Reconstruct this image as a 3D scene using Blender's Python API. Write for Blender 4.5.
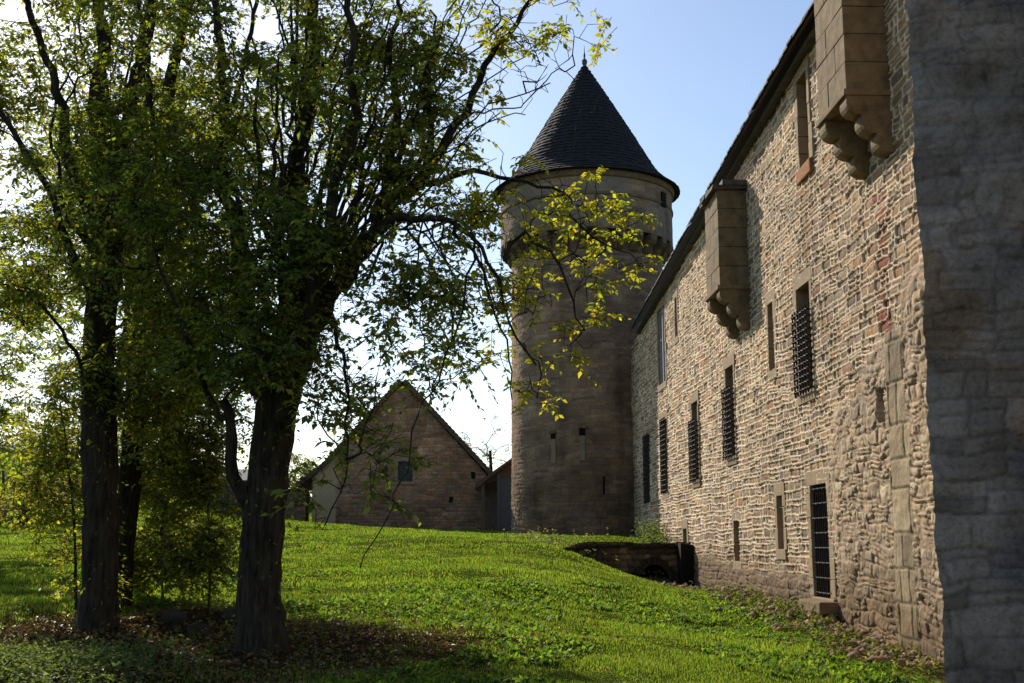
import bpy, bmesh, math, random
import numpy as np
from mathutils import Vector, Matrix

random.seed(7)
RNG = np.random.default_rng(11)
scene = bpy.context.scene
for o in list(bpy.data.objects):
    bpy.data.objects.remove(o)

# ------------------------------------------------------------------ camera
F = 1190.0
TH = math.atan((545 - 341.5) / F)
CAM = np.array([0.0, 0.0, 1.6])
cam_d = bpy.data.cameras.new('camera')
cam_d.sensor_width = 36.0
cam_d.lens = F / 1024 * 36.0
cam_d.clip_start = 0.1
cam_d.clip_end = 6000
cam = bpy.data.objects.new('camera', cam_d)
scene.collection.objects.link(cam)
cam.location = CAM
cam.rotation_euler = (math.pi / 2 + TH, 0, 0)
scene.camera = cam

# ------------------------------------------------------------------ sky + sun
SUN_AZ = math.radians(30.6)      # left of the view direction
SUN_EL = math.radians(33.0)
world = bpy.data.worlds.new('World')
scene.world = world
world.use_nodes = True
wn = world.node_tree
wn.nodes.clear()
wo = wn.nodes.new('ShaderNodeOutputWorld')
bg = wn.nodes.new('ShaderNodeBackground')
sky = wn.nodes.new('ShaderNodeTexSky')
sky.sky_type = 'NISHITA'
sky.sun_disc = False
sky.sun_elevation = SUN_EL
sky.sun_rotation = -SUN_AZ
sky.altitude = 200
sky.air_density = 1.0
sky.dust_density = 0.8
sky.ozone_density = 1.6
bg.inputs['Strength'].default_value = 0.10
wn.links.new(sky.outputs['Color'], bg.inputs['Color'])
wn.links.new(bg.outputs[0], wo.inputs[0])
S = Vector((-math.sin(SUN_AZ) * math.cos(SUN_EL), math.cos(SUN_AZ) * math.cos(SUN_EL), math.sin(SUN_EL)))
sun_d = bpy.data.lights.new('sun', 'SUN')
sun_d.energy = 3.9
sun_d.angle = math.radians(0.5)
sun_d.color = (1.0, 0.91, 0.78)
sun = bpy.data.objects.new('sun', sun_d)
scene.collection.objects.link(sun)
sun.rotation_euler = S.to_track_quat('Z', 'Y').to_euler()
sun.location = S * 80
vs = scene.view_settings
vs.view_transform = 'Standard'
vs.look = 'None'
vs.exposure = 0.7
vs.gamma = 1.0
scene.cycles.max_bounces = 6
scene.cycles.diffuse_bounces = 3
scene.cycles.transmission_bounces = 3
scene.cycles.transparent_max_bounces = 4
scene.cycles.use_denoising = True

# ------------------------------------------------------------------ helpers
def ray(px, py):
    a = (px - 512) / F
    b = (341.5 - py) / F
    return np.array([a, math.cos(TH) - b * math.sin(TH), math.sin(TH) + b * math.cos(TH)])

def at(px, py, Y):
    r = ray(px, py)
    return CAM + r * (Y / r[1])

def link(o, parent=None):
    scene.collection.objects.link(o)
    if parent is not None:
        o.parent = parent
        o.matrix_parent_inverse = Matrix.Identity(4)
    return o

def tag(o, label=None, cat=None, group=None, kind=None):
    if label: o['label'] = label
    if cat: o['category'] = cat
    if group: o['group'] = group
    if kind: o['kind'] = kind
    return o

def empty(name, loc, rz=0.0):
    o = bpy.data.objects.new(name, None)
    o.empty_display_size = 0.3
    link(o)
    o.location = loc
    o.rotation_euler = (0, 0, rz)
    return o

def mesh_np(name, verts, loops, sizes, mat=None, parent=None, col=None, smooth=False, loc=None):
    """one mesh object out of numpy arrays; verts are in the space of the parent"""
    verts = np.asarray(verts, np.float32).reshape(-1, 3)
    loops = np.asarray(loops, np.int32).ravel()
    sizes = np.asarray(sizes, np.int32).ravel()
    me = bpy.data.meshes.new(name)
    me.vertices.add(len(verts))
    me.vertices.foreach_set('co', verts.ravel())
    me.loops.add(len(loops))
    me.loops.foreach_set('vertex_index', loops)
    me.polygons.add(len(sizes))
    starts = np.zeros(len(sizes), np.int32)
    if len(sizes):
        starts[1:] = np.cumsum(sizes)[:-1]
    me.polygons.foreach_set('loop_start', starts)
    if smooth:
        me.polygons.foreach_set('use_smooth', np.ones(len(sizes), bool))
    me.update(calc_edges=True)
    if col is not None:
        ca = me.color_attributes.new('Col', 'FLOAT_COLOR', 'POINT')
        c4 = np.ones((len(verts), 4), np.float32)
        c4[:, :3] = np.clip(col, 0, 1)
        ca.data.foreach_set('color', c4.ravel())
    if mat: me.materials.append(mat)
    o = bpy.data.objects.new(name, me)
    link(o, parent)
    if loc is not None: o.location = loc
    return o

def grid_obj(name, P, mat, parent=None, mask=None, col=None, smooth=True, flip=False):
    nv, nu = P.shape[:2]
    idx = np.arange(nv * nu).reshape(nv, nu)
    q = np.stack([idx[:-1, :-1], idx[:-1, 1:], idx[1:, 1:], idx[1:, :-1]], -1)
    if flip: q = q[..., ::-1]
    q = q[mask] if mask is not None else q.reshape(-1, 4)
    used = np.unique(q)
    remap = np.full(nv * nu, -1, np.int64)
    remap[used] = np.arange(len(used))
    c = None if col is None else col.reshape(-1, 3)[used]
    return mesh_np(name, P.reshape(-1, 3)[used], remap[q], np.full(len(q), 4), mat, parent, c, smooth)

class MB:
    """collects simple shapes and links them as ONE mesh object"""
    def __init__(self):
        self.v = []; self.f = []
    def add(self, verts, faces):
        n = len(self.v)
        self.v += [tuple(map(float, p)) for p in verts]
        self.f += [tuple(n + i for i in f) for f in faces]
    def box(self, x0, x1, y0, y1, z0, z1, fr=None, j=0.0):
        vs_ = []
        for z in (z0, z1):
            for (x, y) in ((x0, y0), (x1, y0), (x1, y1), (x0, y1)):
                p = (x + random.uniform(-j, j), y + random.uniform(-j, j), z + random.uniform(-j, j))
                vs_.append(fr(*p) if fr else p)
        self.add(vs_, [(3, 2, 1, 0), (4, 5, 6, 7), (0, 1, 5, 4), (1, 2, 6, 5), (2, 3, 7, 6), (3, 0, 4, 7)])
    def prism(self, prof, a0, a1, fr):
        """profile points (p, q) extruded from a0 to a1; fr(a, p, q) -> point"""
        n = len(prof)
        self.add([fr(a0, *p) for p in prof] + [fr(a1, *p) for p in prof],
                 [tuple(range(n))[::-1], tuple(range(n, 2 * n))] + [(i, (i + 1) % n, n + (i + 1) % n, n + i) for i in range(n)])
    def tube(self, pts, radii, n=6, cap=True):
        V, L = tube_np([np.asarray(pts, float)], [np.asarray(radii, float) * np.ones(len(pts))], n)
        self.add(V, [tuple(q) for q in L])
        if cap:
            b = len(self.v) - len(V)
            self.f.append(tuple(b + i for i in range(n))[::-1])
            self.f.append(tuple(b + len(V) - n + i for i in range(n)))
    def build(self, name, mat, parent=None, bevel=0.0, smooth=False):
        me = bpy.data.meshes.new(name)
        me.from_pydata(self.v, [], self.f)
        me.update()
        bm = bmesh.new(); bm.from_mesh(me)
        bmesh.ops.recalc_face_normals(bm, faces=bm.faces)
        if bevel > 0:
            bmesh.ops.bevel(bm, geom=list(bm.edges), offset=bevel, segments=2, affect='EDGES', profile=0.6)
        bm.to_mesh(me); bm.free()
        if smooth:
            for p in me.polygons: p.use_smooth = True
        me.materials.append(mat)
        o = bpy.data.objects.new(name, me)
        return link(o, parent)

def tube_np(lines, radii, n=6):
    """tubes along polylines -> verts, quads"""
    VV = []; QQ = []; base = 0
    ang = np.arange(n) / n * 2 * np.pi
    ca, sa = np.cos(ang), np.sin(ang)
    for P, R in zip(lines, radii):
        m = len(P)
        T = np.gradient(P, axis=0)
        T /= np.linalg.norm(T, axis=1)[:, None] + 1e-9
        ref = np.array([0.31, 0.27, 0.91]) if abs(T[0, 2]) < 0.9 else np.array([0.95, 0.2, 0.1])
        A = np.cross(T, ref); A /= np.linalg.norm(A, axis=1)[:, None] + 1e-9
        B = np.cross(T, A)
        V = P[:, None, :] + R[:, None, None] * (A[:, None, :] * ca[None, :, None] + B[:, None, :] * sa[None, :, None])
        VV.append(V.reshape(-1, 3))
        i = np.arange(m - 1)[:, None] * n + np.arange(n)[None, :]
        i2 = np.arange(m - 1)[:, None] * n + (np.arange(n)[None, :] + 1) % n
        QQ.append((np.stack([i, i2, i2 + n, i + n], -1).reshape(-1, 4)) + base)
        base += m * n
    return np.concatenate(VV), np.concatenate(QQ)

def vnoise(x, y, seed=0):
    """smooth value noise in [-1, 1]"""
    r = np.random.default_rng(seed).random((64, 64))
    xi = np.floor(x).astype(int); yi = np.floor(y).astype(int)
    fx = x - xi; fy = y - yi
    fx = fx * fx * (3 - 2 * fx); fy = fy * fy * (3 - 2 * fy)
    g = lambda a, b: r[a % 64, b % 64]
    v = (g(xi, yi) * (1 - fx) + g(xi + 1, yi) * fx) * (1 - fy) + (g(xi, yi + 1) * (1 - fx) + g(xi + 1, yi + 1) * fx) * fy
    return v * 2 - 1

def fbm(x, y, seed=0, oct=4):
    s = 0; a = 1; t = 0
    for k in range(oct):
        s = s + a * vnoise(x * 2 ** k + 17.3 * k, y * 2 ** k + 5.1 * k, seed + k); t += a; a *= 0.5
    return s / t

def sstep(a, b, x):
    t = np.clip((x - a) / (b - a), 0, 1)
    return t * t * (3 - 2 * t)

# ------------------------------------------------------------------ materials
def new_mat(name):
    m = bpy.data.materials.new(name)
    m.use_nodes = True
    nt = m.node_tree
    b = nt.nodes['Principled BSDF']
    b.inputs['Specular IOR Level'].default_value = 0.15
    b.inputs['Roughness'].default_value = 0.9
    return m, nt, b

def noise_node(nt, scale, detail=6, rough=0.6, vec=None):
    n = nt.nodes.new('ShaderNodeTexNoise')
    n.inputs['Scale'].default_value = scale
    n.inputs['Detail'].default_value = detail
    n.inputs['Roughness'].default_value = rough
    if vec is not None: nt.links.new(vec, n.inputs['Vector'])
    return n

def ramp_node(nt, src, stops):
    r = nt.nodes.new('ShaderNodeValToRGB')
    while len(r.color_ramp.elements) < len(stops): r.color_ramp.elements.new(0.5)
    for e, (p, c) in zip(r.color_ramp.elements, stops):
        e.position = p
        e.color = (*c, 1) if len(c) == 3 else c
    nt.links.new(src, r.inputs[0])
    return r

def geo_pos(nt):
    return nt.nodes.new('ShaderNodeNewGeometry').outputs['Position']

def mix_col(nt, mode, fac, a, b):
    m = nt.nodes.new('ShaderNodeMix'); m.data_type = 'RGBA'; m.blend_type = mode
    if isinstance(fac, (int, float)): m.inputs[0].default_value = fac
    else: nt.links.new(fac, m.inputs[0])
    for i, v in ((6, a), (7, b)):
        if isinstance(v, tuple): m.inputs[i].default_value = (*v, 1)
        else: nt.links.new(v, m.inputs[i])
    return m.outputs[2]

def stone_attr_mat(name, bump=0.5, scale=14.0, dist=0.03):
    """colour comes stone by stone from the mesh, grain and pitting from noise"""
    m, nt, b = new_mat(name)
    at_ = nt.nodes.new('ShaderNodeAttribute'); at_.attribute_name = 'Col'
    pos = geo_pos(nt)
    n1 = noise_node(nt, scale, 8, 0.7, pos)
    n2 = noise_node(nt, scale * 6, 4, 0.7, pos)
    r = ramp_node(nt, n1.outputs['Fac'], [(0.25, (0.55, 0.52, 0.5)), (0.5, (1, 1, 1)), (0.78, (1.3, 1.25, 1.15))])
    c = mix_col(nt, 'MULTIPLY', 1.0, at_.outputs['Color'], r.outputs[0])
    nt.links.new(c, b.inputs['Base Color'])
    add = nt.nodes.new('ShaderNodeMath'); add.operation = 'MULTIPLY_ADD'
    add.inputs[1].default_value = 0.35
    nt.links.new(n2.outputs['Fac'], add.inputs[0]); nt.links.new(n1.outputs['Fac'], add.inputs[2])
    bp = nt.nodes.new('ShaderNodeBump'); bp.inputs['Strength'].default_value = bump; bp.inputs['Distance'].default_value = dist
    nt.links.new(add.outputs[0], bp.inputs['Height']); nt.links.new(bp.outputs[0], b.inputs['Normal'])
    return m

def plain_mat(name, c0, c1, scale=8, rough=0.9, bump=0.3, dist=0.02, spec=0.15, stretch=None, detail=8):
    m, nt, b = new_mat(name)
    pos = geo_pos(nt)
    if stretch:
        mp = nt.nodes.new('ShaderNodeMapping'); mp.inputs['Scale'].default_value = stretch
        nt.links.new(pos, mp.inputs['Vector']); pos = mp.outputs[0]
    n = noise_node(nt, scale, detail, 0.65, pos)
    r = ramp_node(nt, n.outputs['Fac'], [(0.3, c0), (0.7, c1)])
    nt.links.new(r.outputs[0], b.inputs['Base Color'])
    b.inputs['Roughness'].default_value = rough
    b.inputs['Specular IOR Level'].default_value = spec
    bp = nt.nodes.new('ShaderNodeBump'); bp.inputs['Strength'].default_value = bump; bp.inputs['Distance'].default_value = dist
    nt.links.new(n.outputs['Fac'], bp.inputs['Height']); nt.links.new(bp.outputs[0], b.inputs['Normal'])
    return m

def leaf_mat(name, trans_gain=(2.7, 2.5, 0.8), fac=0.62, spec=0.25):
    m, nt, b = new_mat(name)
    at_ = nt.nodes.new('ShaderNodeAttribute'); at_.attribute_name = 'Col'
    nt.links.new(at_.outputs['Color'], b.inputs['Base Color'])
    b.inputs['Roughness'].default_value = 0.5
    b.inputs['Specular IOR Level'].default_value = spec
    tr = nt.nodes.new('ShaderNodeBsdfTranslucent')
    c = mix_col(nt, 'MULTIPLY', 1.0, at_.outputs['Color'], tuple(trans_gain))
    nt.links.new(c, tr.inputs['Color'])
    mx = nt.nodes.new('ShaderNodeMixShader'); mx.inputs[0].default_value = fac
    out = nt.nodes['Material Output']
    nt.links.new(b.outputs[0], mx.inputs[1]); nt.links.new(tr.outputs[0], mx.inputs[2])
    nt.links.new(mx.outputs[0], out.inputs['Surface'])
    return m

M = {}
M['wall'] = stone_attr_mat('rubble_masonry', 0.6, 13, 0.03)
M['tower'] = stone_attr_mat('weathered_masonry', 0.5, 5, 0.04)
M['rough'] = stone_attr_mat('rough_old_masonry', 1.0, 17, 0.06)
M['dressed'] = plain_mat('dressed_limestone', (0.23, 0.165, 0.10), (0.35, 0.26, 0.165), 9, 0.9, 0.35, 0.02)
M['bart'] = plain_mat('bartizan_stone', (0.10, 0.072, 0.04), (0.25, 0.18, 0.10), 4.0, 0.9, 0.6, 0.03)
M['rust_sill'] = plain_mat('rust_stained_stone', (0.20, 0.075, 0.03), (0.36, 0.17, 0.07), 7, 0.9, 0.3)
M['dark'] = plain_mat('near_black_shade', (0.006, 0.005, 0.004), (0.02, 0.017, 0.013), 3, 0.95, 0.1)  # near-black colour stands in for shade in openings and on the ramp buttress
M['iron'] = plain_mat('wrought_iron', (0.009, 0.006, 0.006), (0.022, 0.014, 0.012), 30, 0.7, 0.3, 0.004, 0.3)
M['glass'] = plain_mat('window_glass', (0.012, 0.014, 0.016), (0.025, 0.03, 0.034), 2, 0.25, 0.02, 0.002, 0.3)
M['oldwood'] = plain_mat('weathered_wood', (0.05, 0.038, 0.028), (0.14, 0.11, 0.085), 6, 0.85, 0.5, 0.01, 0.2, (6, 6, 0.7))
M['greywood'] = plain_mat('grey_blue_painted_wood', (0.05, 0.058, 0.068), (0.10, 0.112, 0.125), 6, 0.85, 0.4, 0.01, 0.2, (8, 8, 0.7))
M['paintwood'] = plain_mat('pale_window_paint', (0.30, 0.31, 0.33), (0.42, 0.43, 0.45), 8, 0.6, 0.1)
M['slate'] = plain_mat('stone_slates', (0.045, 0.04, 0.036), (0.13, 0.11, 0.095), 5, 0.85, 0.5, 0.03, 0.25)
M['slate_dark'] = plain_mat('dark_roof_slates', (0.010, 0.010, 0.012), (0.034, 0.031, 0.032), 6, 0.85, 0.5, 0.03, 0.2)
M['tile'] = plain_mat('old_clay_tiles', (0.06, 0.042, 0.032), (0.16, 0.11, 0.08), 5, 0.9, 0.6, 0.03)
M['lead'] = plain_mat('weathered_lead', (0.05, 0.055, 0.06), (0.11, 0.12, 0.13), 12, 0.6, 0.2)
M['rock'] = plain_mat('mossy_rock', (0.018, 0.014, 0.010), (0.06, 0.046, 0.03), 7, 0.95, 0.8, 0.06)
M['leaf'] = leaf_mat('tree_leaf')
M['grass'] = leaf_mat('grass_blade', (1.7, 1.7, 0.6), 0.6, 0.08)
M['litter'] = leaf_mat('fallen_leaf', (1.1, 1.0, 0.8), 0.25, 0.15)

def bark_mat(name, c0, c1, sc):
    m, nt, b = new_mat(name)
    pos = geo_pos(nt)
    mp = nt.nodes.new('ShaderNodeMapping'); mp.inputs['Scale'].default_value = (1, 1, 0.16)
    nt.links.new(pos, mp.inputs['Vector'])
    n = noise_node(nt, sc, 8, 0.7, mp.outputs[0])
    n2 = noise_node(nt, 2.0, 4, 0.6, pos)
    r = ramp_node(nt, n.outputs['Fac'], [(0.35, c0), (0.68, c1)])
    r2 = ramp_node(nt, n2.outputs['Fac'], [(0.45, (1, 1, 1)), (0.7, (0.75, 1.0, 0.6))])
    c = mix_col(nt, 'MULTIPLY', 0.7, r.outputs[0], r2.outputs[0])
    nt.links.new(c, b.inputs['Base Color'])
    bp = nt.nodes.new('ShaderNodeBump'); bp.inputs['Strength'].default_value = 1.0; bp.inputs['Distance'].default_value = 0.06
    nt.links.new(n.outputs['Fac'], bp.inputs['Height']); nt.links.new(bp.outputs[0], b.inputs['Normal'])
    return m
M['bark'] = bark_mat('furrowed_bark', (0.010, 0.008, 0.006), (0.085, 0.060, 0.040), 16)
M['twig'] = bark_mat('twig_bark', (0.022, 0.016, 0.011), (0.085, 0.06, 0.04), 20)

# ------------------------------------------------------------------ terrain
CTRL = np.array([
    (0, -6, -0.1), (0, 0, 0), (8, 0, -0.2), (-8, 0, 0.15), (0, 8, 0.02), (6, 8, -0.2), (-8, 8, 0.15), (0, 13, 0.1), (4.5, 13, -0.12), (6.3, 13, -0.15), (-4.8, 13, 0.16),
    (4.79, 15, -0.1), (6.0, 17.3, -0.04), (2, 16, 0.22), (-3.1, 15, 0.33), (-5.8, 17, 0.43), (-9, 16, 0.5),
    (0, 20, 0.5), (4.2, 20, 0.12), (5.8, 20, 0.12), (4.88, 24, 0.3), (5.75, 23, 0.38), (1, 25, 0.88), (-4, 22, 0.75), (-10, 22, 0.85),
    (5.26, 34, 0.20), (5.5, 29, 0.58), (4.6, 29, 0.45), (1.0, 30, 1.12), (1.2, 35, 1.55), (3.2, 35, 0.80), (-4, 31, 1.35), (-12, 31, 1.5), (5.2, 37, 0.6), (4.0, 36.5, 0.55),
    (5.0, 41, 1.62), (5.0, 45, 1.84), (2.5, 40, 1.62), (-1, 40, 1.85), (-7, 42, 2.03), (0, 48, 1.98), (4.5, 48, 1.92), (-6, 50, 2.26), (-12, 50, 2.8),
    (-1.4, 60, 2.3), (-10, 60, 2.6), (-14, 35, 1.74), (-18, 45, 2.6), (-25, 60, 4.3), (-25, 40, 2.6), (-25, 20, 1.0), (-40, 90, 8.5), (-52, 120, 11.5), (-10, 90, 3.0), (10, 60, 2.4), (20, 60, 2.2), (15, 30, 1.0), (15, 10, 0),
    (30, 110, 2.5), (0, 120, 3.2), (-40, 40, 3.0), (-40, 10, 0.8), (-20, -5, 0.2), (20, -5, -0.2), (40, 60, 2.0), (40, 10, 0.2)], float)
def _tps(r2):
    return 0.5 * r2 * np.log(r2 + 1e-9)
_n = len(CTRL)
_K = _tps(((CTRL[:, None, :2] - CTRL[None, :, :2]) ** 2).sum(-1)) + np.eye(_n) * 1.5
_Pm = np.c_[np.ones(_n), CTRL[:, :2]]
_A = np.block([[_K, _Pm], [_Pm.T, np.zeros((3, 3))]])
_w = np.linalg.solve(_A, np.r_[CTRL[:, 2], 0, 0, 0])
def ground_z(x, y):
    x = np.asarray(x, float); y = np.asarray(y, float)
    shp = np.broadcast(x, y).shape
    xf = np.broadcast_to(x, shp).ravel(); yf = np.broadcast_to(y, shp).ravel()
    out = np.empty(len(xf))
    for i in range(0, len(xf), 20000):
        a = xf[i:i + 20000]; b = yf[i:i + 20000]
        r2 = (a[:, None] - CTRL[None, :, 0]) ** 2 + (b[:, None] - CTRL[None, :, 1]) ** 2
        z = _tps(r2) @ _w[:_n] + _w[_n] + _w[_n + 1] * a + _w[_n + 2] * b
        z = np.clip(z, -1.0, 13.0)
        far = sstep(90, 170, np.hypot(a, b - 30))
        z = z * (1 - far) + 4.0 * far
        z += 0.035 * vnoise(a * 0.9, b * 0.9, 3) + 0.02 * vnoise(a * 2.3, b * 2.3, 4)
        # heap of earth and stones between the two trunks
        z += 0.20 * np.exp(-(((a + 4.6) / 0.9) ** 2 + ((b - 17.6) / 0.8) ** 2))
        out[i:i + 20000] = z
    return out.reshape(shp)
def gz(x, y): return float(ground_z(np.array([x]), np.array([y]))[0])

W = np.array([-0.03476807, 0.99939541, 0.0])       # along the castle wall, away from the camera
N = np.array([-0.99939541, -0.03476807, 0.0])      # out of the wall, to the lawn
W0 = np.array([6.55766485, 0.22813525, 0.0])
def wl(u, off, z):
    p = W0 + W * u + N * off
    return (p[0], p[1], z)

def dirt_amount(x, y):
    """0 = lawn, 1 = bare earth and litter"""
    n = fbm(x * 0.7, y * 0.5, 21, 4)
    d1 = np.exp(-(((x + 4.9) / 3.7) ** 2 + ((y - 15.4) / 3.2) ** 2) * 0.8) * 1.8
    d2 = np.exp(-(((x + 2.6) / 1.6) ** 2 + ((y - 13.6) / 1.6) ** 2)) * 0.8
    wx = 6.55766 - 0.0348 * y
    d3 = sstep(1.3, 0.35, (wx - x)) * sstep(40, 37, y) * 0.95
    d4 = np.exp(-(((x + 8.5) / 2.2) ** 2 + ((y - 17.5) / 2.2) ** 2)) * 0.9
    return np.clip(np.maximum.reduce([d1, d2, d3, d4]) + n * 0.45 - 0.15, 0, 1)

def turf_z(x, y):
    x = np.asarray(x, float); y = np.asarray(y, float)
    t = sstep(0, 3.6, y - 36.2)
    return (1.64 + 0.04 * vnoise(x * 2, (y - 36.2) * 2, 507) - 0.25 * sstep(2.2, 1.0, x)) * (1 - t) + ground_z(x, y) * t
def soil_z(x, y):
    z = ground_z(x, y)
    on_ramp = (x > 0.5) & (x < 5.33) & (y > 36.17) & (y < 40.4)
    return np.where(on_ramp, np.maximum(z, turf_z(x, y)), z)

def build_ground():
    xs = np.unique(np.concatenate([np.linspace(-2500, -120, 14), np.linspace(-120, -30, 40), np.linspace(-30, -12, 60), np.linspace(-12, 8, 200), np.linspace(8, 40, 40), np.linspace(40, 2500, 16)]))
    ys = np.unique(np.concatenate([np.linspace(-600, -10, 12), np.linspace(-10, 10, 40), np.linspace(10, 24, 150), np.linspace(24, 65, 160), np.linspace(65, 200, 60), np.linspace(200, 3500, 16)]))
    X, Y = np.meshgrid(xs, ys)
    Z = ground_z(X, Y)
    d = dirt_amount(X, Y)[..., None]
    n = fbm(X * 0.5, Y * 0.5, 33)[..., None]
    green = np.array([0.06, 0.082, 0.015]) * (1 + 0.35 * n)
    soil = np.array([0.042, 0.028, 0.016]) * (1 + 0.4 * n)
    wd = (sstep(1.6, 0.6, 6.55766 - 0.0348 * Y - X) * sstep(-0.1, 0.0, 6.55766 - 0.0348 * Y - X))[..., None]
    soil = soil * (1 + 1.1 * wd)
    col = green * (1 - d) + soil * d
    m, nt, b = new_mat('earth_and_turf'); b.inputs['Specular IOR Level'].default_value = 0.0
    a_ = nt.nodes.new('ShaderNodeAttribute'); a_.attribute_name = 'Col'
    pos = geo_pos(nt)
    nn = noise_node(nt, 9, 8, 0.7, pos)
    r = ramp_node(nt, nn.outputs['Fac'], [(0.3, (0.5, 0.5, 0.5)), (0.7, (1.4, 1.35, 1.2))])
    nt.links.new(mix_col(nt, 'MULTIPLY', 1.0, a_.outputs['Color'], r.outputs[0]), b.inputs['Base Color'])
    bp = nt.nodes.new('ShaderNodeBump'); bp.inputs['Strength'].default_value = 0.8; bp.inputs['Distance'].default_value = 0.08
    nt.links.new(nn.outputs['Fac'], bp.inputs['Height']); nt.links.new(bp.outputs[0], b.inputs['Normal'])
    o = grid_obj('ground', np.stack([X, Y, Z], -1), m, None, None, col)
    tag(o, 'grassy slope rising from the camera to the castle tower', kind='structure')
build_ground()

# ------------------------------------------------------------------ masonry relief
def lattice(vmax, vmin, umin, umax, rng, row_h, st_w):
    rows = [vmin]
    while rows[-1] < vmax: rows.append(rows[-1] + rng.uniform(*row_h))
    joints = []
    for r in rows:
        us = [umin - rng.random() * st_w[1]]
        while us[-1] < umax:
            us.append(us[-1] + rng.uniform(*st_w) * (1.0 if rng.random() > 0.25 else 0.55))
        joints.append(np.array(us))
    return np.array(rows), joints

def masonry(U, V, seed, row_h=(0.12, 0.24), st_w=(0.2, 0.5), joint=0.014, warp=(0.07, 0.02), palette=None, split=0.3, rnd=0.05):
    """irregular coursed stone: returns distance to joint, stone id random numbers, local coords"""
    rng = np.random.default_rng(seed)
    Vw = V + warp[0] * vnoise(U * 0.55, V * 0.55, seed + 1) + warp[1] * vnoise(U * 2.6, V * 2.6, seed + 2) + 0.008 * vnoise(U * 9, V * 9, seed + 7)
    Uw = U + warp[0] * 0.5 * vnoise(U * 1.1, V * 1.1, seed + 3) + warp[1] * vnoise(U * 4, V * 4, seed + 4) + 0.008 * vnoise(U * 9, V * 9, seed + 8)
    rows, joints = lattice(Vw.max() + 0.5, Vw.min() - 0.5, Uw.min() - 1, Uw.max() + 1, rng, row_h, st_w)
    ri = np.clip(np.searchsorted(rows, Vw) - 1, 0, len(rows) - 2)
    v0 = rows[ri]; v1 = rows[ri + 1]
    u0 = np.zeros_like(U); u1 = np.zeros_like(U); sid = np.zeros(U.shape, np.int64)
    for r in range(len(rows) - 1):
        mk = ri == r
        if not mk.any(): continue
        j = joints[r]
        k = np.clip(np.searchsorted(j, Uw[mk]) - 1, 0, len(j) - 2)
        u0[mk] = j[k]; u1[mk] = j[k + 1]; sid[mk] = r * 1000 + k
    h = (sid * 7919 + 13) % 1009 / 1009.0
    sp = (h < split) & ((v1 - v0) > row_h[0] * 1.25)
    vm = v0 + (v1 - v0) * (0.35 + 0.3 * ((sid * 31) % 97) / 97.0)
    up = sp & (Vw > vm)
    v0n = np.where(up, vm, v0); v1n = np.where(sp & ~up, vm, v1)
    sid = sid * 2 + up
    px = (Uw - (u0 + u1) / 2); py = (Vw - (v0n + v1n) / 2)
    hx = (u1 - u0) / 2; hy = (v1n - v0n) / 2
    rr = np.minimum(np.minimum(hx, hy) * 0.8, rnd)
    qx = np.abs(px) - hx + rr; qy = np.abs(py) - hy + rr
    sd = np.hypot(np.maximum(qx, 0), np.maximum(qy, 0)) + np.minimum(np.maximum(qx, qy), 0) - rr
    R = [((sid * a + b) % 10007) / 10007.0 for a, b in ((7919, 1), (104729, 5), (1299709, 7), (15485863, 3))]
    return -sd - joint, R, px / (hx + 1e-6), py / (hy + 1e-6)

PAL = np.array([1.17, 1.12, 1.0]) * np.array([(0.31, 0.21, 0.13), (0.25, 0.17, 0.115), (0.36, 0.25, 0.16), (0.19, 0.135, 0.10), (0.275, 0.195, 0.14), (0.25, 0.15, 0.10), (0.34, 0.205, 0.115), (0.18, 0.13, 0.105), (0.30, 0.23, 0.17)])
def pal_pick(R, pal=PAL):
    i = np.minimum((R[0] * len(pal)).astype(int), len(pal) - 1)
    return pal[i] * (0.8 + 0.4 * R[1])[..., None]

# ------------------------------------------------------------------ castle wing
EAVE = lambda u: 11.22 - 0.061 * np.clip(np.asarray(u, float) - 21.6, 0, 60)   # the old roof edge dips towards the tower
castle = empty('castle_wing', wl(22, 0, 0))
tag(castle, 'long sunlit rubble stone castle wing with barred windows under a stone slate roof', 'castle')
CL = np.array(castle.location)
def cw(u, off, z):
    p = np.array(wl(u, off, z)) - CL
    return (p[0], p[1], p[2])

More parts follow.
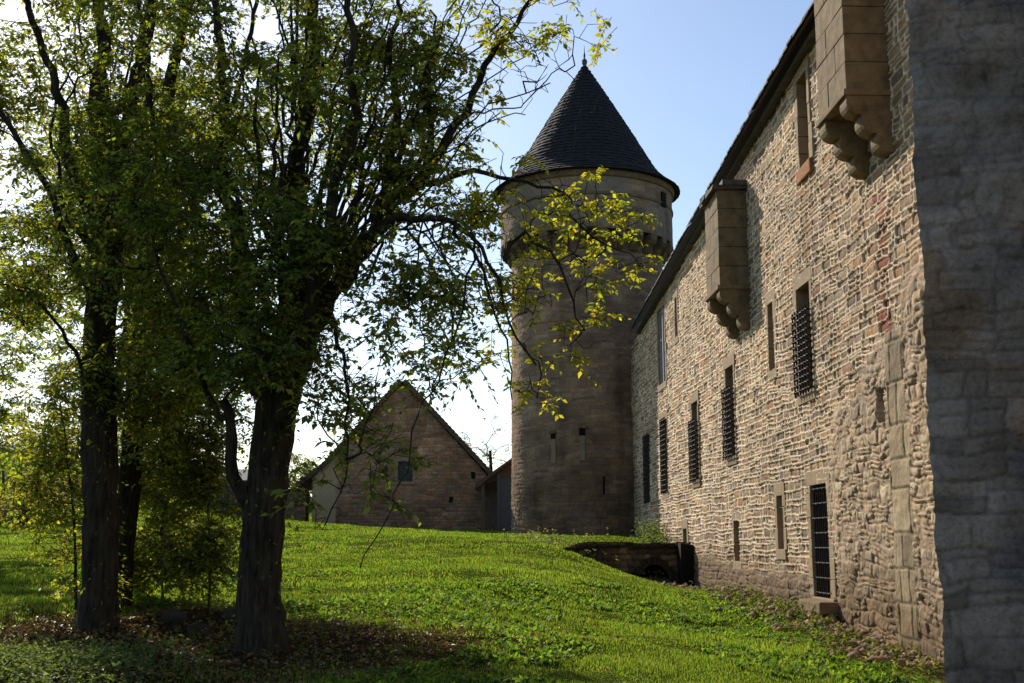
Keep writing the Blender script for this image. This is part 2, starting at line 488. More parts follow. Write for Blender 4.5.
# (u0, u1, z0, z1, kind)
WINS = [
    (22.40, 23.35, 4.55, 6.68, 'half'), (29.30, 30.25, 3.78, 6.08, 'half'), (34.10, 35.05, 3.45, 5.75, 'half'),
    (39.55, 40.60, 3.35, 5.80, 'full'), (43.40, 44.65, 3.15, 5.62, 'full'), (39.55, 41.05, 7.05, 9.70, 'wood'),
    (37.05, 37.50, 8.15, 9.45, 'slit'), (25.18, 25.68, 5.35, 6.85, 'slit'), (22.00, 22.72, 8.98, 10.85, 'glass'),
    (29.15, 29.75, 1.20, 2.20, 'glass'), (25.02, 25.50, 1.50, 2.64, 'slit'), (36.30, 36.95, 1.25, 2.10, 'slit'),
    (21.85, 22.95, 0.62, 2.74, 'door')]
def castle_wall():
    us = [10.0]
    while us[-1] < 49.5:
        u = us[-1]
        us.append(u + (0.06 if u < 16.3 else max(0.022, 0.0000515 * u * u * 0.95)))
    us = np.array(us)
    vs_ = np.arange(-1.0, 11.6, 0.0215)
    for (a, b, c, d, k) in WINS:                     # grid lines run exactly along every opening
        for e in (a, b):
            us[np.argmin(abs(us - e))] = e
        for e in (c, d):
            vs_[np.argmin(abs(vs_ - e))] = e
    U, V = np.meshgrid(us, vs_)
    dist, R, lx, ly = masonry(U, V, 5, (0.085, 0.215), (0.2, 0.68), 0.0062, (0.05, 0.028), split=0.3, rnd=0.06)
    # regions
    nz = 0.35 * fbm(U * 0.9, V * 0.9, 51)
    ero = np.maximum(sstep(21.9, 20.9, U + nz * 1.2) * sstep(5.2, 4.4, V + (U - 18) * 0.38 + 1.6 * nz), sstep(1.0, 0.62, V - 0.03 * (U - 20) + 0.5 * nz))
    ero = np.maximum(ero, sstep(18.0, 17.3, U + nz * 0.5) * sstep(6.0, 5.4, V + nz))
    nz = 0.35 * fbm(U * 0.9, V * 0.9, 51)
    dist2, R2, lx2, ly2 = masonry(U, V, 6, (0.06, 0.24), (0.10, 0.5), 0.002, (0.10, 0.06), split=0.5, rnd=0.035)
    er_z = (U < 21.3 + nz * 2.5) & (V < 5.0 - (U - 18) * 0.38 + nz * 1.5)
    dist = np.where(er_z, dist2, dist); lx = np.where(er_z, lx2, lx); ly = np.where(er_z, ly2, ly)
    R = [np.where(er_z, b_, a_) for a_, b_ in zip(R, R2)]
    stone = sstep(0.0, 0.016, dist)
    inner = np.clip(dist / 0.06, 0, 1)
    rel = -0.032 + 0.018 * inner + (R[2] - 0.5) * 0.028 + lx * (R[3] - 0.5) * 0.018 + ly * (R[1] - 0.5) * 0.018 + 0.014 * fbm(U * 9, V * 9, 61, 3)
    mort = 0.008 + 0.006 * vnoise(U * 6, V * 6, 62)
    kf = 0.34 - 0.1 * sstep(21, 26, U)
    rel_e = 0.0 + kf * (0.03 * np.sqrt(inner) + (R[2] - 0.5) * 0.08 + lx * (R[3] - 0.5) * 0.05 + ly * (R[1] - 0.5) * 0.05) + 0.03 * fbm(U * 7, V * 7, 63, 4)
    mort_e = -0.055 * kf + 0.02 * vnoise(U * 5, V * 5, 64)
    h = (mort * (1 - stone) + rel * stone) * (1 - ero) + (mort_e * (1 - stone) + rel_e * stone) * ero
    c_st = pal_pick(R)
    gt = np.array([0.34, 0.275, 0.195]) * (0.7 + 0.6 * R[0])[..., None]
    c_st = c_st * (1 - 0.6 * ero[..., None]) + gt * 0.6 * ero[..., None]
    c_st = c_st * (1 + 0.35 * ero * sstep(1.2, 2.2, V))[..., None]
    c_st = c_st * (1 + 0.22 * fbm(U * 3, V * 3, 65)[..., None])
    c_m = np.array([0.82, 0.67, 0.475]) * (1 + 0.12 * vnoise(U * 3, V * 3, 66))[..., None]
    c_me = np.array([0.30, 0.21, 0.135]) * (1 + 0.2 * vnoise(U * 3, V * 3, 67))[..., None]
    cm = c_m * (1 - ero[..., None]) + c_me * ero[..., None]
    col = cm * (1 - stone[..., None]) + c_st * stone[..., None]
    # large worn quoin blocks down the end of the rendered wall, and a patch of red stones above them
    dq, Rq, _, _ = masonry(U, V, 77, (0.42, 0.72), (0.45, 0.95), 0.012, (0.03, 0.012), split=0.0, rnd=0.03)
    wig = 0.16 * vnoise(np.floor(V / 0.55) * 3.3, V * 0, 73)
    qm = ((U + wig > 17.6) & (U + wig * 0.7 < 18.5) & (V < 4.9) & ~((U > 18.35) & (V > 3.3)))
    qs = sstep(0, 0.02, dq)
    hq = -0.01 + 0.02 * qs + 0.02 * fbm(U * 5, V * 5, 71)
    cq = np.array([0.33, 0.255, 0.16]) * (0.75 + 0.4 * Rq[0])[..., None] * (0.7 + 0.3 * qs)[..., None] * (1 + 0.3 * fbm(U * 2.5, V * 2.5, 72, 4))[..., None]
    h = np.where(qm, hq, h); col = np.where(qm[..., None], cq, col)
    red = (U > 18.05 + 0.12 * vnoise(V * 3, V * 0, 5)) & (U < 18.62 + 0.12 * vnoise(V * 3, V * 0, 6)) & (V > 4.9) & (V < 7.3)
    col = np.where((red & (stone > 0.5))[..., None], np.array([0.25, 0.085, 0.05]) * (0.7 + 0.6 * R[1])[..., None], col)
    # rusty streak below the upper window, dirt and moss near the ground
    st = ((U > 22.0) & (U < 22.7) & (V < 8.95) & (V > 7.2))[..., None] * (0.55 + 0.4 * fbm(U * 2.5, V * 0.8, 81))[..., None] * 0.6
    col = col * (1 - st) + np.array([0.30, 0.15, 0.075]) * st
    damp = sstep(1.35, 0.45, V - 0.045 * (U - 20) + 0.4 * fbm(U * 1.3, V * 1.3, 82))[..., None]
    col = col * (1 - 0.5 * damp * np.array([0.9, 1.0, 1.15]))
    big = fbm(U * 0.35, V * 0.35, 83, 3)[..., None]
    col = col * (1 + 0.32 * big * np.array([1.0, 0.95, 0.8]))
    h = h + 0.05 * fbm(U * 0.25, V * 0.25, 84, 2)
    slot = (abs(U - 18.68) < 0.17 + 0.03 * vnoise(V * 6, U * 0, 85)) & (abs(V - 3.80) < 0.27)
    h = np.where(slot, -0.32, h)
    Pn = (W0 - CL)[None, None, :] + W * U[..., None] + N * h[..., None]
    Pn[..., 2] = V - CL[2]
    uc = (U[:-1, :-1] + U[1:, 1:]) / 2; vc = (V[:-1, :-1] + V[1:, 1:]) / 2
    mask = vc < EAVE(uc) + 0.05
    for (a, b, c, d, k) in WINS:
        mask &= ~((uc > a) & (uc < b) & (vc > c) & (vc < d))
    grid_obj('wall', Pn, M['wall'], castle, mask, col)
    # plain rear and end walls so that the building is closed
    mb = MB()
    mb.add([cw(10, 0, -1), cw(10, -11, -1), cw(10, -11, 11.2), cw(10, 0, 11.2)], [(0, 1, 2, 3)])
    mb.add([cw(10, -11, -1), cw(49.5, -11, -1), cw(49.5, -11, 9.5), cw(10, -11, 11.2)], [(0, 1, 2, 3)])
    mb.build('rear_wall', M['bart'], castle)
castle_wall()

def surround(a, b, c, d, depth, name, jw=0.17, sill=True, mat=None, lint=0.26):
    """dressed stone frame round an opening, jamb by jamb block"""
    mb = MB()
    pr = 0.008
    z = c
    while z < d - 0.01:                               # jamb blocks, long and short in turn
        z2 = min(d, z + random.uniform(0.32, 0.52))
        if d - z2 < 0.15: z2 = d
        for (s0, s1) in ((b - 0.012, b + jw * random.choice((0.8, 1.35))), (a - jw * random.choice((0.8, 1.35)), a + 0.012)):
            mb.box(s0, s1, -depth, pr + random.uniform(-0.006, 0.008), z + 0.005, z2 - 0.005, lambda u, o, zz: cw(u, o, zz), 0.004)
        z = z2
    mb.box(a - jw * 1.15, b + jw * 1.15, -depth, pr + 0.004, d - 0.012, d + lint, lambda u, o, zz: cw(u, o, zz), 0.004)
    if sill:
        mb.box(a - jw * 0.9, b + jw * 0.9, -depth, pr + 0.012, c - 0.20, c + 0.012, lambda u, o, zz: cw(u, o, zz), 0.004)
    return mb.build(name, mat or M['dressed'], castle, 0.012)

def grille(a, b, c, d, out, parent, nb, nh, off0=0.02):
    """woven iron bars standing out from the wall, with a swelling at each crossing"""
    mb = MB()
    us = np.linspace(a + 0.06, b - 0.06, nb)
    zs = np.linspace(c + 0.07, d - 0.07, nh)
    for i, u in enumerate(us):
        pts = []
        for j, z in enumerate(np.linspace(c - 0.02, d + 0.02, nh * 4 + 1)):
            pts.append(cw(u, out, z))
        mb.tube(pts, 0.017, 5)
    for j, z in enumerate(zs):
        pts = [cw(a - 0.02, off0 - 0.05, z), cw(a + 0.005, out, z)]
        pts += [cw(u, out + 0.012 * (-1) ** (i + j), z) for i, u in enumerate(us)]
        pts += [cw(b - 0.005, out, z), cw(b + 0.02, off0 - 0.05, z)]
        mb.tube(pts, 0.016, 5)
        for u in us:
            mb.tube([cw(u - 0.035, out, z), cw(u, out + 0.01, z), cw(u + 0.035, out, z)], [0.014, 0.026, 0.014], 6)
    return mb.build('grille', M['iron'], parent)

def in_frame(mb, a, b, c, d, off, w=0.05):
    f = lambda u, o, zz: cw(u, o, zz)
    mb.box(a, a + w, off - 0.03, off + 0.03, c, d, f); mb.box(b - w, b, off - 0.03, off + 0.03, c, d, f)
    mb.box(a + w, b - w, off - 0.03, off + 0.03, c, c + w, f); mb.box(a + w, b - w, off - 0.03, off + 0.03, d - w, d, f)

for (a, b, c, d, k) in WINS:
    f = lambda u, o, zz: cw(u, o, zz)
    depth = {'door': 0.34, 'slit': 0.30}.get(k, 0.40)
    mat = M['dressed']
    root = surround(a, b, c, d, depth, 'door' if k == 'door' else 'window', 0.21 if k == 'door' else 0.17, sill=not (k == 'glass' and c > 8))
    mb = MB()
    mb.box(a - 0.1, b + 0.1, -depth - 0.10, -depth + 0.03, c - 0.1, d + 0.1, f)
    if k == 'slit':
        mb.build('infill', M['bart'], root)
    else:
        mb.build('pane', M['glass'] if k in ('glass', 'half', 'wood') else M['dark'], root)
    if k == 'half':
        zt = c + (d - c) * 0.76
        grille(a - 0.05, b + 0.05, c - 0.04, zt, 0.10, root, 6, 13)
        mb = MB(); in_frame(mb, a + 0.005, b - 0.005, c, d, -0.27, 0.06)
        mb.box((a + b) / 2 - 0.02, (a + b) / 2 + 0.02, -0.29, -0.25, c, d, f); mb.build('casement', M['oldwood'], root)
    if k == 'full':
        grille(a - 0.04, b + 0.04, c - 0.02, d + 0.02, 0.07, root, 6, 15)
    if k == 'door':
        grille(a + 0.02, b - 0.02, c + 0.02, d - 0.02, -0.05, root, 8, 8, -0.07)
        mb = MB(); mb.box(a - 0.35, b - 0.05, -0.1, 0.32, c - 0.22, c - 0.002, f, 0.03); mb.box(a + 0.35, b + 0.3, 0.02, 0.26, c - 0.3, c - 0.06, f, 0.03)
        mb.build('threshold', M['bart'], root, 0.03)
    if k == 'wood':
        mb = MB(); in_frame(mb, a + 0.01, b - 0.01, c, d, -0.10, 0.07)
        mb.box(a + 0.55, a + 0.66, -0.12, -0.02, c, d, f); mb.box(a, b, -0.11, -0.07, c + 1.55, c + 1.63, f)
        mb.build('casement', M['paintwood'], root)
    if k == 'glass':
        mb = MB(); in_frame(mb, a + 0.005, b - 0.005, c, d, -0.3, 0.05)
        mb.box(a, b, -0.31, -0.27, c + (d - c) * 0.5, c + (d - c) * 0.5 + 0.05, f); mb.build('casement', M['oldwood'], root)
    if k == 'glass' and c > 8:
        mb = MB(); mb.box(a - 0.12, b + 0.12, -0.4, 0.05, c - 0.26, c + 0.012, f, 0.01); mb.build('sill', M['rust_sill'], root, 0.02)

# bartizans: closed stone boxes carried on triple rounded corbels
def bartizan(u0, u1, zb, zt, zc, prot=0.68):
    f = lambda u, o, zz: cw(u, o, zz)
    n = 5; mb = MB(); zz = zb
    hs = (zt - zb) / n
    for i in range(n):                                # coursed ashlar
        k = 0.0 if i % 2 else 0.42
        for (a, b) in ((u0, u0 + 0.5 + k), (u0 + 0.5 + k, u1)):
            mb.box(a + 0.004, b - 0.004, -0.1, prot + random.uniform(-0.007, 0.004), zz + 0.005, zz + hs - 0.005, f, 0.003)
        zz += hs
    root = mb.build('bartizan', M['bart'], castle, 0.012)
    mb = MB(); mb.box(u0 - 0.04, u1 + 0.04, -0.1, prot + 0.05, zb - 0.10, zb, f, 0.004)
    mb.build('base_slab', M['bart'], root, 0.015)
    # corbel profile: three quarter-round lobes stepping back to the wall
    H = (zb - 0.10 - zc)
    def prof():
        pts = [(-0.05, zb - 0.10), (prot + 0.0, zb - 0.10)]
        for i in range(3):
            o0 = prot * (1 - i / 3.0); o1 = prot * (1 - (i + 1) / 3.0) + (0.02 if i == 2 else 0)
            zt_ = zb - 0.10 - H * i / 3.0; zb_ = zb - 0.10 - H * (i + 1) / 3.0
            for t in np.linspace(0.0, 1, 7):
                a = t * math.pi * 0.5
                bulge = 0.035 * math.sin(t * math.pi)
                pts.append((o1 + (o0 - o1) * math.cos(a) + bulge, zt_ - (zt_ - zb_) * (0.12 + 0.88 * math.sin(a))))
        pts.append((-0.05, zc))
        return pts
    for (a, b) in ((u0 + 0.0, u0 + 0.34), (u1 - 0.36, u1 - 0.02)):
        mb = MB(); mb.prism(prof(), a, b, lambda aa, p, q: cw(aa, p, q))
        mb.build('corbel', M['bart'], root)
    return root
b2 = bartizan(27.40, 28.95, 7.68, 10.02, 6.63)
mb = MB()
for i in range(4):
    a = 27.3 + i * 0.44
    mb.box(a, a + 0.45, -0.1, 0.80 + random.uniform(-0.03, 0.05), 10.02, 10.10 + random.uniform(0, 0.04), lambda u, o, z: cw(u, o, z), 0.02)
    mb.box(a - 0.05, a + 0.41, -0.1, 0.52 + random.uniform(-0.03, 0.05), 10.12, 10.22 + random.uniform(0, 0.03), lambda u, o, z: cw(u, o, z), 0.02)
mb.build('roof_slabs', M['slate'], b2)
b1 = bartizan(17.62, 19.10, 8.68, 11.02, 7.66)

# roof: eaves cornice, rafters board and courses of stone slates
def castle_roof():
    f = lambda u, o, zz: cw(u, o, zz)
    us = np.linspace(9.6, 45.3, 56)
    mb = MB()
    for a, b in zip(us[:-1], us[1:]):
        za, zb = float(EAVE(a)), float(EAVE(b))
        mb.add([cw(a, 0.16, za - 0.10), cw(b, 0.16, zb - 0.10), cw(b, 0.16, zb + 0.0), cw(a, 0.16, za + 0.0),
                cw(a, -0.2, za - 0.12), cw(b, -0.2, zb - 0.12), cw(b, -0.2, zb + 0.0), cw(a, -0.2, za + 0.0)],
               [(0, 1, 2, 3), (4, 5, 1, 0), (7, 6, 5, 4), (3, 2, 6, 7)])
    mb.build('cornice', M['slate'], castle)
    mb = MB()
    for course in range(5):                           # slates laid on a 45 degree slope, only the lower courses can show
        o1 = 0.43 - course * 0.22
        u = 9.6
        while u < 45.1:
            wdt = random.uniform(0.26, 0.5)
            z = float(EAVE(u + wdt / 2)) + course * 0.24
            t = random.uniform(0.035, 0.06); j = random.uniform(-0.014, 0.014); zz = random.uniform(-0.006, 0.006)
            mb.add([cw(u, o1 + j, z + zz), cw(u + wdt - 0.012, o1 + j + random.uniform(-.02, .02), z + zz), cw(u + wdt - 0.012, o1 - 0.5, z + 0.50), cw(u, o1 - 0.5, z + 0.50),
                    cw(u, o1 + j, z + t + zz), cw(u + wdt - 0.012, o1 + j, z + t + zz), cw(u + wdt - 0.012, o1 - 0.5, z + 0.5 + t), cw(u, o1 - 0.5, z + 0.5 + t)],
                   [(3, 2, 1, 0), (4, 5, 6, 7), (0, 1, 5, 4), (1, 2, 6, 5), (2, 3, 7, 6), (3, 0, 4, 7)])
            u += wdt
    for a, b in zip(us[:-1], us[1:]):
        za, zb = float(EAVE(a)), float(EAVE(b))
        mb.add([cw(a, 0.38, za - 0.012), cw(b, 0.38, zb - 0.012), cw(b, -5.5, zb + 5.9), cw(a, -5.5, za + 5.9), cw(b, -11.4, zb - 0.1), cw(a, -11.4, za - 0.1)], [(0, 1, 2, 3), (3, 2, 4, 5)])
    mb.build('roof', M['slate'], castle)
castle_roof()

# ------------------------------------------------------------------ near tower in shade at the right edge
def near_tower():
    c0 = np.array([4.60, 13.0, -0.8])
    root = empty('corner_tower', (4.60, 13.0, -0.2))
    tag(root, 'shaded grey stone corner tower face filling the right edge', 'tower')
    L = np.array(root.location)
    def face(org, du, dn, width, step, seed, name):
        us = np.arange(0, width + step, step); vs_ = np.arange(0, 14.0, step)
        U, V = np.meshgrid(us, vs_)
        d, R, lx, ly = masonry(U, V, seed, (0.16, 0.5), (0.22, 0.95), 0.003, (0.14, 0.07), split=0.45, rnd=0.06)
        stone = sstep(0, 0.03, d)
        up = sstep(3.6, 6.0, V + 0.9 * fbm(U * 0.6, V * 0.6, 91))         # old render survives higher up
        low = -0.03 + 0.016 * stone + (R[2] - 0.5) * 0.02 + 0.07 * fbm(U * 2.6, V * 2.6, 92, 6) + 0.012 * fbm(U * 12, V * 12, 93)
        hi = 0.02 + 0.09 * fbm(U * 2.6, V * 2.6, 94, 6) + 0.02 * fbm(U * 12, V * 12, 95) + 0.010 * stone + (R[2] - 0.5) * 0.015
        h = low * (1 - up) + hi * up
        edge = np.minimum(U, 0.12) / 0.12
        h = h - 0.04 * (1 - edge) ** 2
        col = np.array([0.46, 0.345, 0.29]) * (0.75 + 0.5 * R[0])[..., None] * (0.72 + 0.28 * stone)[..., None] * (1 + 0.55 * fbm(U * 1.8, V * 1.8, 90, 5))[..., None]
        cu = np.array([0.45, 0.34, 0.29]) * (1 + 0.6 * fbm(U * 1.7, V * 1.7, 97, 6))[..., None] * (0.72 + 0.28 * stone)[..., None] * (1 + 0.3 * (R[1] - 0.5))[..., None]
        cu = cu * (1 - 0.35 * sstep(0.3, 0.55, fbm(U * 7, V * 7, 99, 3)))[..., None]
        col = col * (1 - up[..., None]) + cu * up[..., None]
        pw = sstep(0.05, 0.4, fbm(U * 0.8 + 3, V * 0.8, 88, 5))[..., None]
        col = col * (1 - pw * np.array([0.05, 0.18, 0.36]))
        pb = sstep(0.1, 0.4, fbm(U * 0.9 + 33, V * 0.9, 87, 5))[..., None]
        col = col * (1 - pb * np.array([0.28, 0.2, 0.06]))
        lich = sstep(0.25, 0.5, fbm(U * 1.1 + 9, V * 1.1, 98, 5))[..., None]
        col = col * (1 - 0.4 * lich) + np.array([0.46, 0.40, 0.36]) * 0.4 * lich
        P = (np.asarray(org) - L)[None, None] + np.asarray(du) * U[..., None] + np.asarray(dn) * h[..., None]
        P[..., 2] += V
        return P, col
    wob = None
    P, col = face(c0, (1, 0, 0), (0, -1, 0), 5.0, 0.026, 141, 'wall')
    V = P[..., 2]
    P[..., 0] += 0.010 * vnoise(V * 0.8, V * 0, 101) + 0.012 * vnoise(V * 3.2, V * 0, 102) + 0.014 * vnoise(V * 7, V * 0, 103) + 0.008 * vnoise(V * 17, V * 0, 104)
    grid_obj('wall', P, M['rough'], root, None, col)
    P, col = face(c0 + np.array([0.17, 0.15, 0]), (0.62, 0.7846, 0), (-0.7846, 0.62, 0), 2.6, 0.06, 142, 'wall')
    P[..., 0] += 0.02 * vnoise(P[..., 2] * 0.8, P[..., 2] * 0, 101)
    grid_obj('wall', P, M['tower'], root, None, col, flip=True)
    mb = MB()
    mb.prism([(-0.2, -0.2), (5.2, -0.2), (5.2, 2.2), (1.6, 2.2)], 13.4, 13.6, lambda a, p, q: (p, q, a))
    mb.build('parapet', M['bart'], root)
near_tower()

# ------------------------------------------------------------------ round tower
def round_tower():
    cx, cy = 3.30, 51.3
    zb = 1.4
    root = empty('round_tower', (cx, cy, zb))
    tag(root, 'tall round castle tower with conical dark slate roof and finial', 'tower')
    R0, R1 = 3.32, 3.80
    def shell(name, r, z0, z1, seed, rough, pal, step=0.05, plaster=0.0):
        n = int(2 * math.pi * r / step)
        us = np.linspace(0, 2 * math.pi * r, n + 1); vs_ = np.arange(z0, z1 + step * 0.5, step)
        vs_[-1] = z1
        U, V = np.meshgrid(us, vs_)
        d, R, lx, ly = masonry(U, V, seed, (0.12, 0.30), (0.18, 0.6), 0.008, (0.09, 0.04), split=0.4, rnd=0.05)
        stone = sstep(0, 0.03, d)
        h = (-0.015 + 0.02 * stone + (R[2] - 0.5) * 0.02) * rough + 0.012 * fbm(U * 2.5, V * 2.5, seed + 9)
        lo = sstep(5.4, 3.2, V + 0.5 * fbm(U * 0.5, V * 0.5, seed + 11))        # rougher, darker base courses
        h = h * 0.6 + lo * stone * 0.02
        col = pal_pick(R, pal) * (1 + 0.55 * fbm(U * 1.3, V * 1.3, seed + 12, 6))[..., None]
        col = col * (0.84 + 0.16 * stone)[..., None] * 1.2
        col = col * (1 - 0.32 * lo)[..., None]
        st = sstep(0.1, 0.5, fbm(U * 1.3, V * 0.12, seed + 13, 4))[..., None]   # rain streaks
        col = col * (1 - 0.3 * st) * np.array([0.98, 0.92, 0.86])
        if plaster:
            pm = sstep(-0.2, 0.3, fbm(U * 0.7, V * 0.7, seed + 15, 4))[..., None]
            col = col * (1 - pm * 0.6) + np.array([0.27, 0.235, 0.19]) * pm * 0.6
        a = U / r + math.pi / 2
        rr = r + h
        P = np.stack([np.cos(a) * rr, np.sin(a) * rr, V - zb], -1)
        return grid_obj(name, P, M['rough'], root, None, col)
    pal = np.array([(0.33, 0.235, 0.155), (0.29, 0.205, 0.14), (0.36, 0.26, 0.165), (0.26, 0.19, 0.14), (0.32, 0.215, 0.13)])
    shell('shaft', R0, 1.2, 14.75, 201, 1.0, pal)
    shell('top_drum', R1, 14.50, 17.05, 202, 0.7, pal * 0.92, 0.05, 1.0)
    # ring of stone corbels carrying the drum
    def ring(name, prof, mat, n=96):
        V = []; Fc = []
        m = len(prof)
        for i in range(n):
            a = i / n * 2 * math.pi
            V += [(math.cos(a) * r, math.sin(a) * r, z - zb) for r, z in prof]
        for i in range(n):
            for k in range(m):
                Fc.append((i * m + k, ((i + 1) % n) * m + k, ((i + 1) % n) * m + (k + 1) % m, i * m + (k + 1) % m))
        b_ = MB(); b_.add(V, Fc); return b_.build(name, mat, root)
    ring('drum_floor', [(R0 - 0.1, 14.51), (R1 - 0.01, 14.49), (R1 - 0.01, 14.6), (R0 - 0.1, 14.6)], M['bart'])
    nc = 28
    cb = None
    for i in range(nc):
        a = (i + 0.5) / nc * 2 * math.pi
        if cb is None:
            b_ = MB()
            prof = [(R0 - 0.1, 14.49), (R1 + 0.015, 14.49), (R1 + 0.015, 14.27), (R1 - 0.08, 14.11), (R1 - 0.22, 14.03), (R0 + 0.12, 13.77), (R0 - 0.1, 13.65)]
            b_.prism(prof, -0.20, 0.20, lambda s, p, q: (p, s, q - zb))
            cb = b_.build('corbel', M['bart'], root, 0.03)
            o = cb
        else:
            o = cb.copy(); link(o, root)
        o.rotation_euler = (0, 0, a)
    ring('string_course', [(R1 - 0.02, 15.91), (R1 + 0.05, 15.95), (R1 + 0.05, 16.03), (R1 - 0.02, 16.09)], M['bart'])
    ring('cornice', [(R1 - 0.05, 16.67), (R1 + 0.08, 16.75), (R1 + 0.14, 17.03), (R1 - 0.05, 17.03)], M['bart'])
    # conical roof in slate courses with a bell-cast foot
    n = 110; V = []; Fc = []
    prof = []
    zt = 23.15; ze = 16.97
    nr = 34
    for k in range(nr):
        t = k / nr
        def rad(t):
            base = 4.12 * (1 - t) ** 1.0
            return base * (1 - 0.11 * math.sin(min(t * 5.0, 1) * math.pi / 2) * (1 - t)) + 0.03
        zt_ = lambda t: ze + (zt - ze) * (t ** 1.06)
        prof.append((rad(t) + 0.022, zt_(t)))
        prof.append((rad(t) + 0.020, zt_(t) + 0.035))
        prof.append((rad((k + 0.98) / nr), zt_((k + 0.98) / nr)))
    for i in range(n):
        for k, (r, z) in enumerate(prof):
            a = (i + 0.5 * ((k // 3) % 2)) / n * 2 * math.pi
            j = random.uniform(-0.018, 0.018) if k % 3 < 2 else 0
            V.append((math.cos(a) * (r + j), math.sin(a) * (r + j), z - zb + random.uniform(-0.012, 0.012)))
    m = len(prof)
    for i in range(n):
        for k in range(m - 1):
            Fc.append((i * m + k, ((i + 1) % n) * m + k, ((i + 1) % n) * m + k + 1, i * m + k + 1))
    Fc.append(tuple(i * m for i in range(n)))
    b_ = MB(); b_.add(V, Fc); rf = b_.build('roof', M['slate_dark'], root)
    b_ = MB()
    z0 = 22.85 - zb
    zz = [0, 0.18, 0.30, 0.38, 0.50, 0.58, 0.62, 0.74, 0.84, 0.92, 1.25]
    rr = [0.20, 0.12, 0.09, 0.12, 0.13, 0.07, 0.035, 0.05, 0.04, 0.02, 0.006]
    b_.tube([(0, 0, z0 + z) for z in zz], rr, 10); b_.build('finial', M['lead'], rf)
    # loopholes and the two bricked-up latrine niches facing the lawn; near-black plates paint in their shade
    def on(px, r):                                     # angle on the shaft at a bearing across the face
        return -math.pi / 2 + math.asin(max(-1, min(1, px / r)))
    def plate(name, dx, z0, z1, w, mat, out=0.012, r=R0, dep=0.2):
        a = on(dx, r)
        b_ = MB()
        ca, sa = math.cos(a), math.sin(a)
        b_.box(-w / 2, w / 2, r - dep, r + out, z0, z1, lambda s, q, z: (ca * q - sa * s, sa * q + ca * s, z - zb))
        return b_.build(name, mat, root, 0.008)
    nw = plate('niche', -1.60, 4.85, 5.85, 0.2, M['dressed'], 0.05)
    plate('niche', -0.45, 4.95, 5.95, 0.2, M['dressed_dim'], 0.05)
    plate('opening', -1.62, 5.85, 6.07, 0.2, M['dark'], 0.035)
    plate('opening', -0.46, 5.95, 6.25, 0.24, M['dark'], 0.035)
    plate('hood_stone', -1.62, 6.07, 6.16, 0.32, M['bart'], 0.09)
    plate('hood_stone', -0.46, 6.25, 6.35, 0.36, M['bart'], 0.09)
    plate('arrow_slit', 0.38, 3.60, 4.30, 0.08, M['dark'], 0.03)
    plate('drum_window', 3.16, 15.85, 16.5, 0.40, M['dark'], 0.06, R1)
M['dressed_dim'] = plain_mat('weathered_corbel_stone', (0.20, 0.16, 0.105), (0.32, 0.26, 0.175), 5, 0.9, 0.5, 0.03)
round_tower()

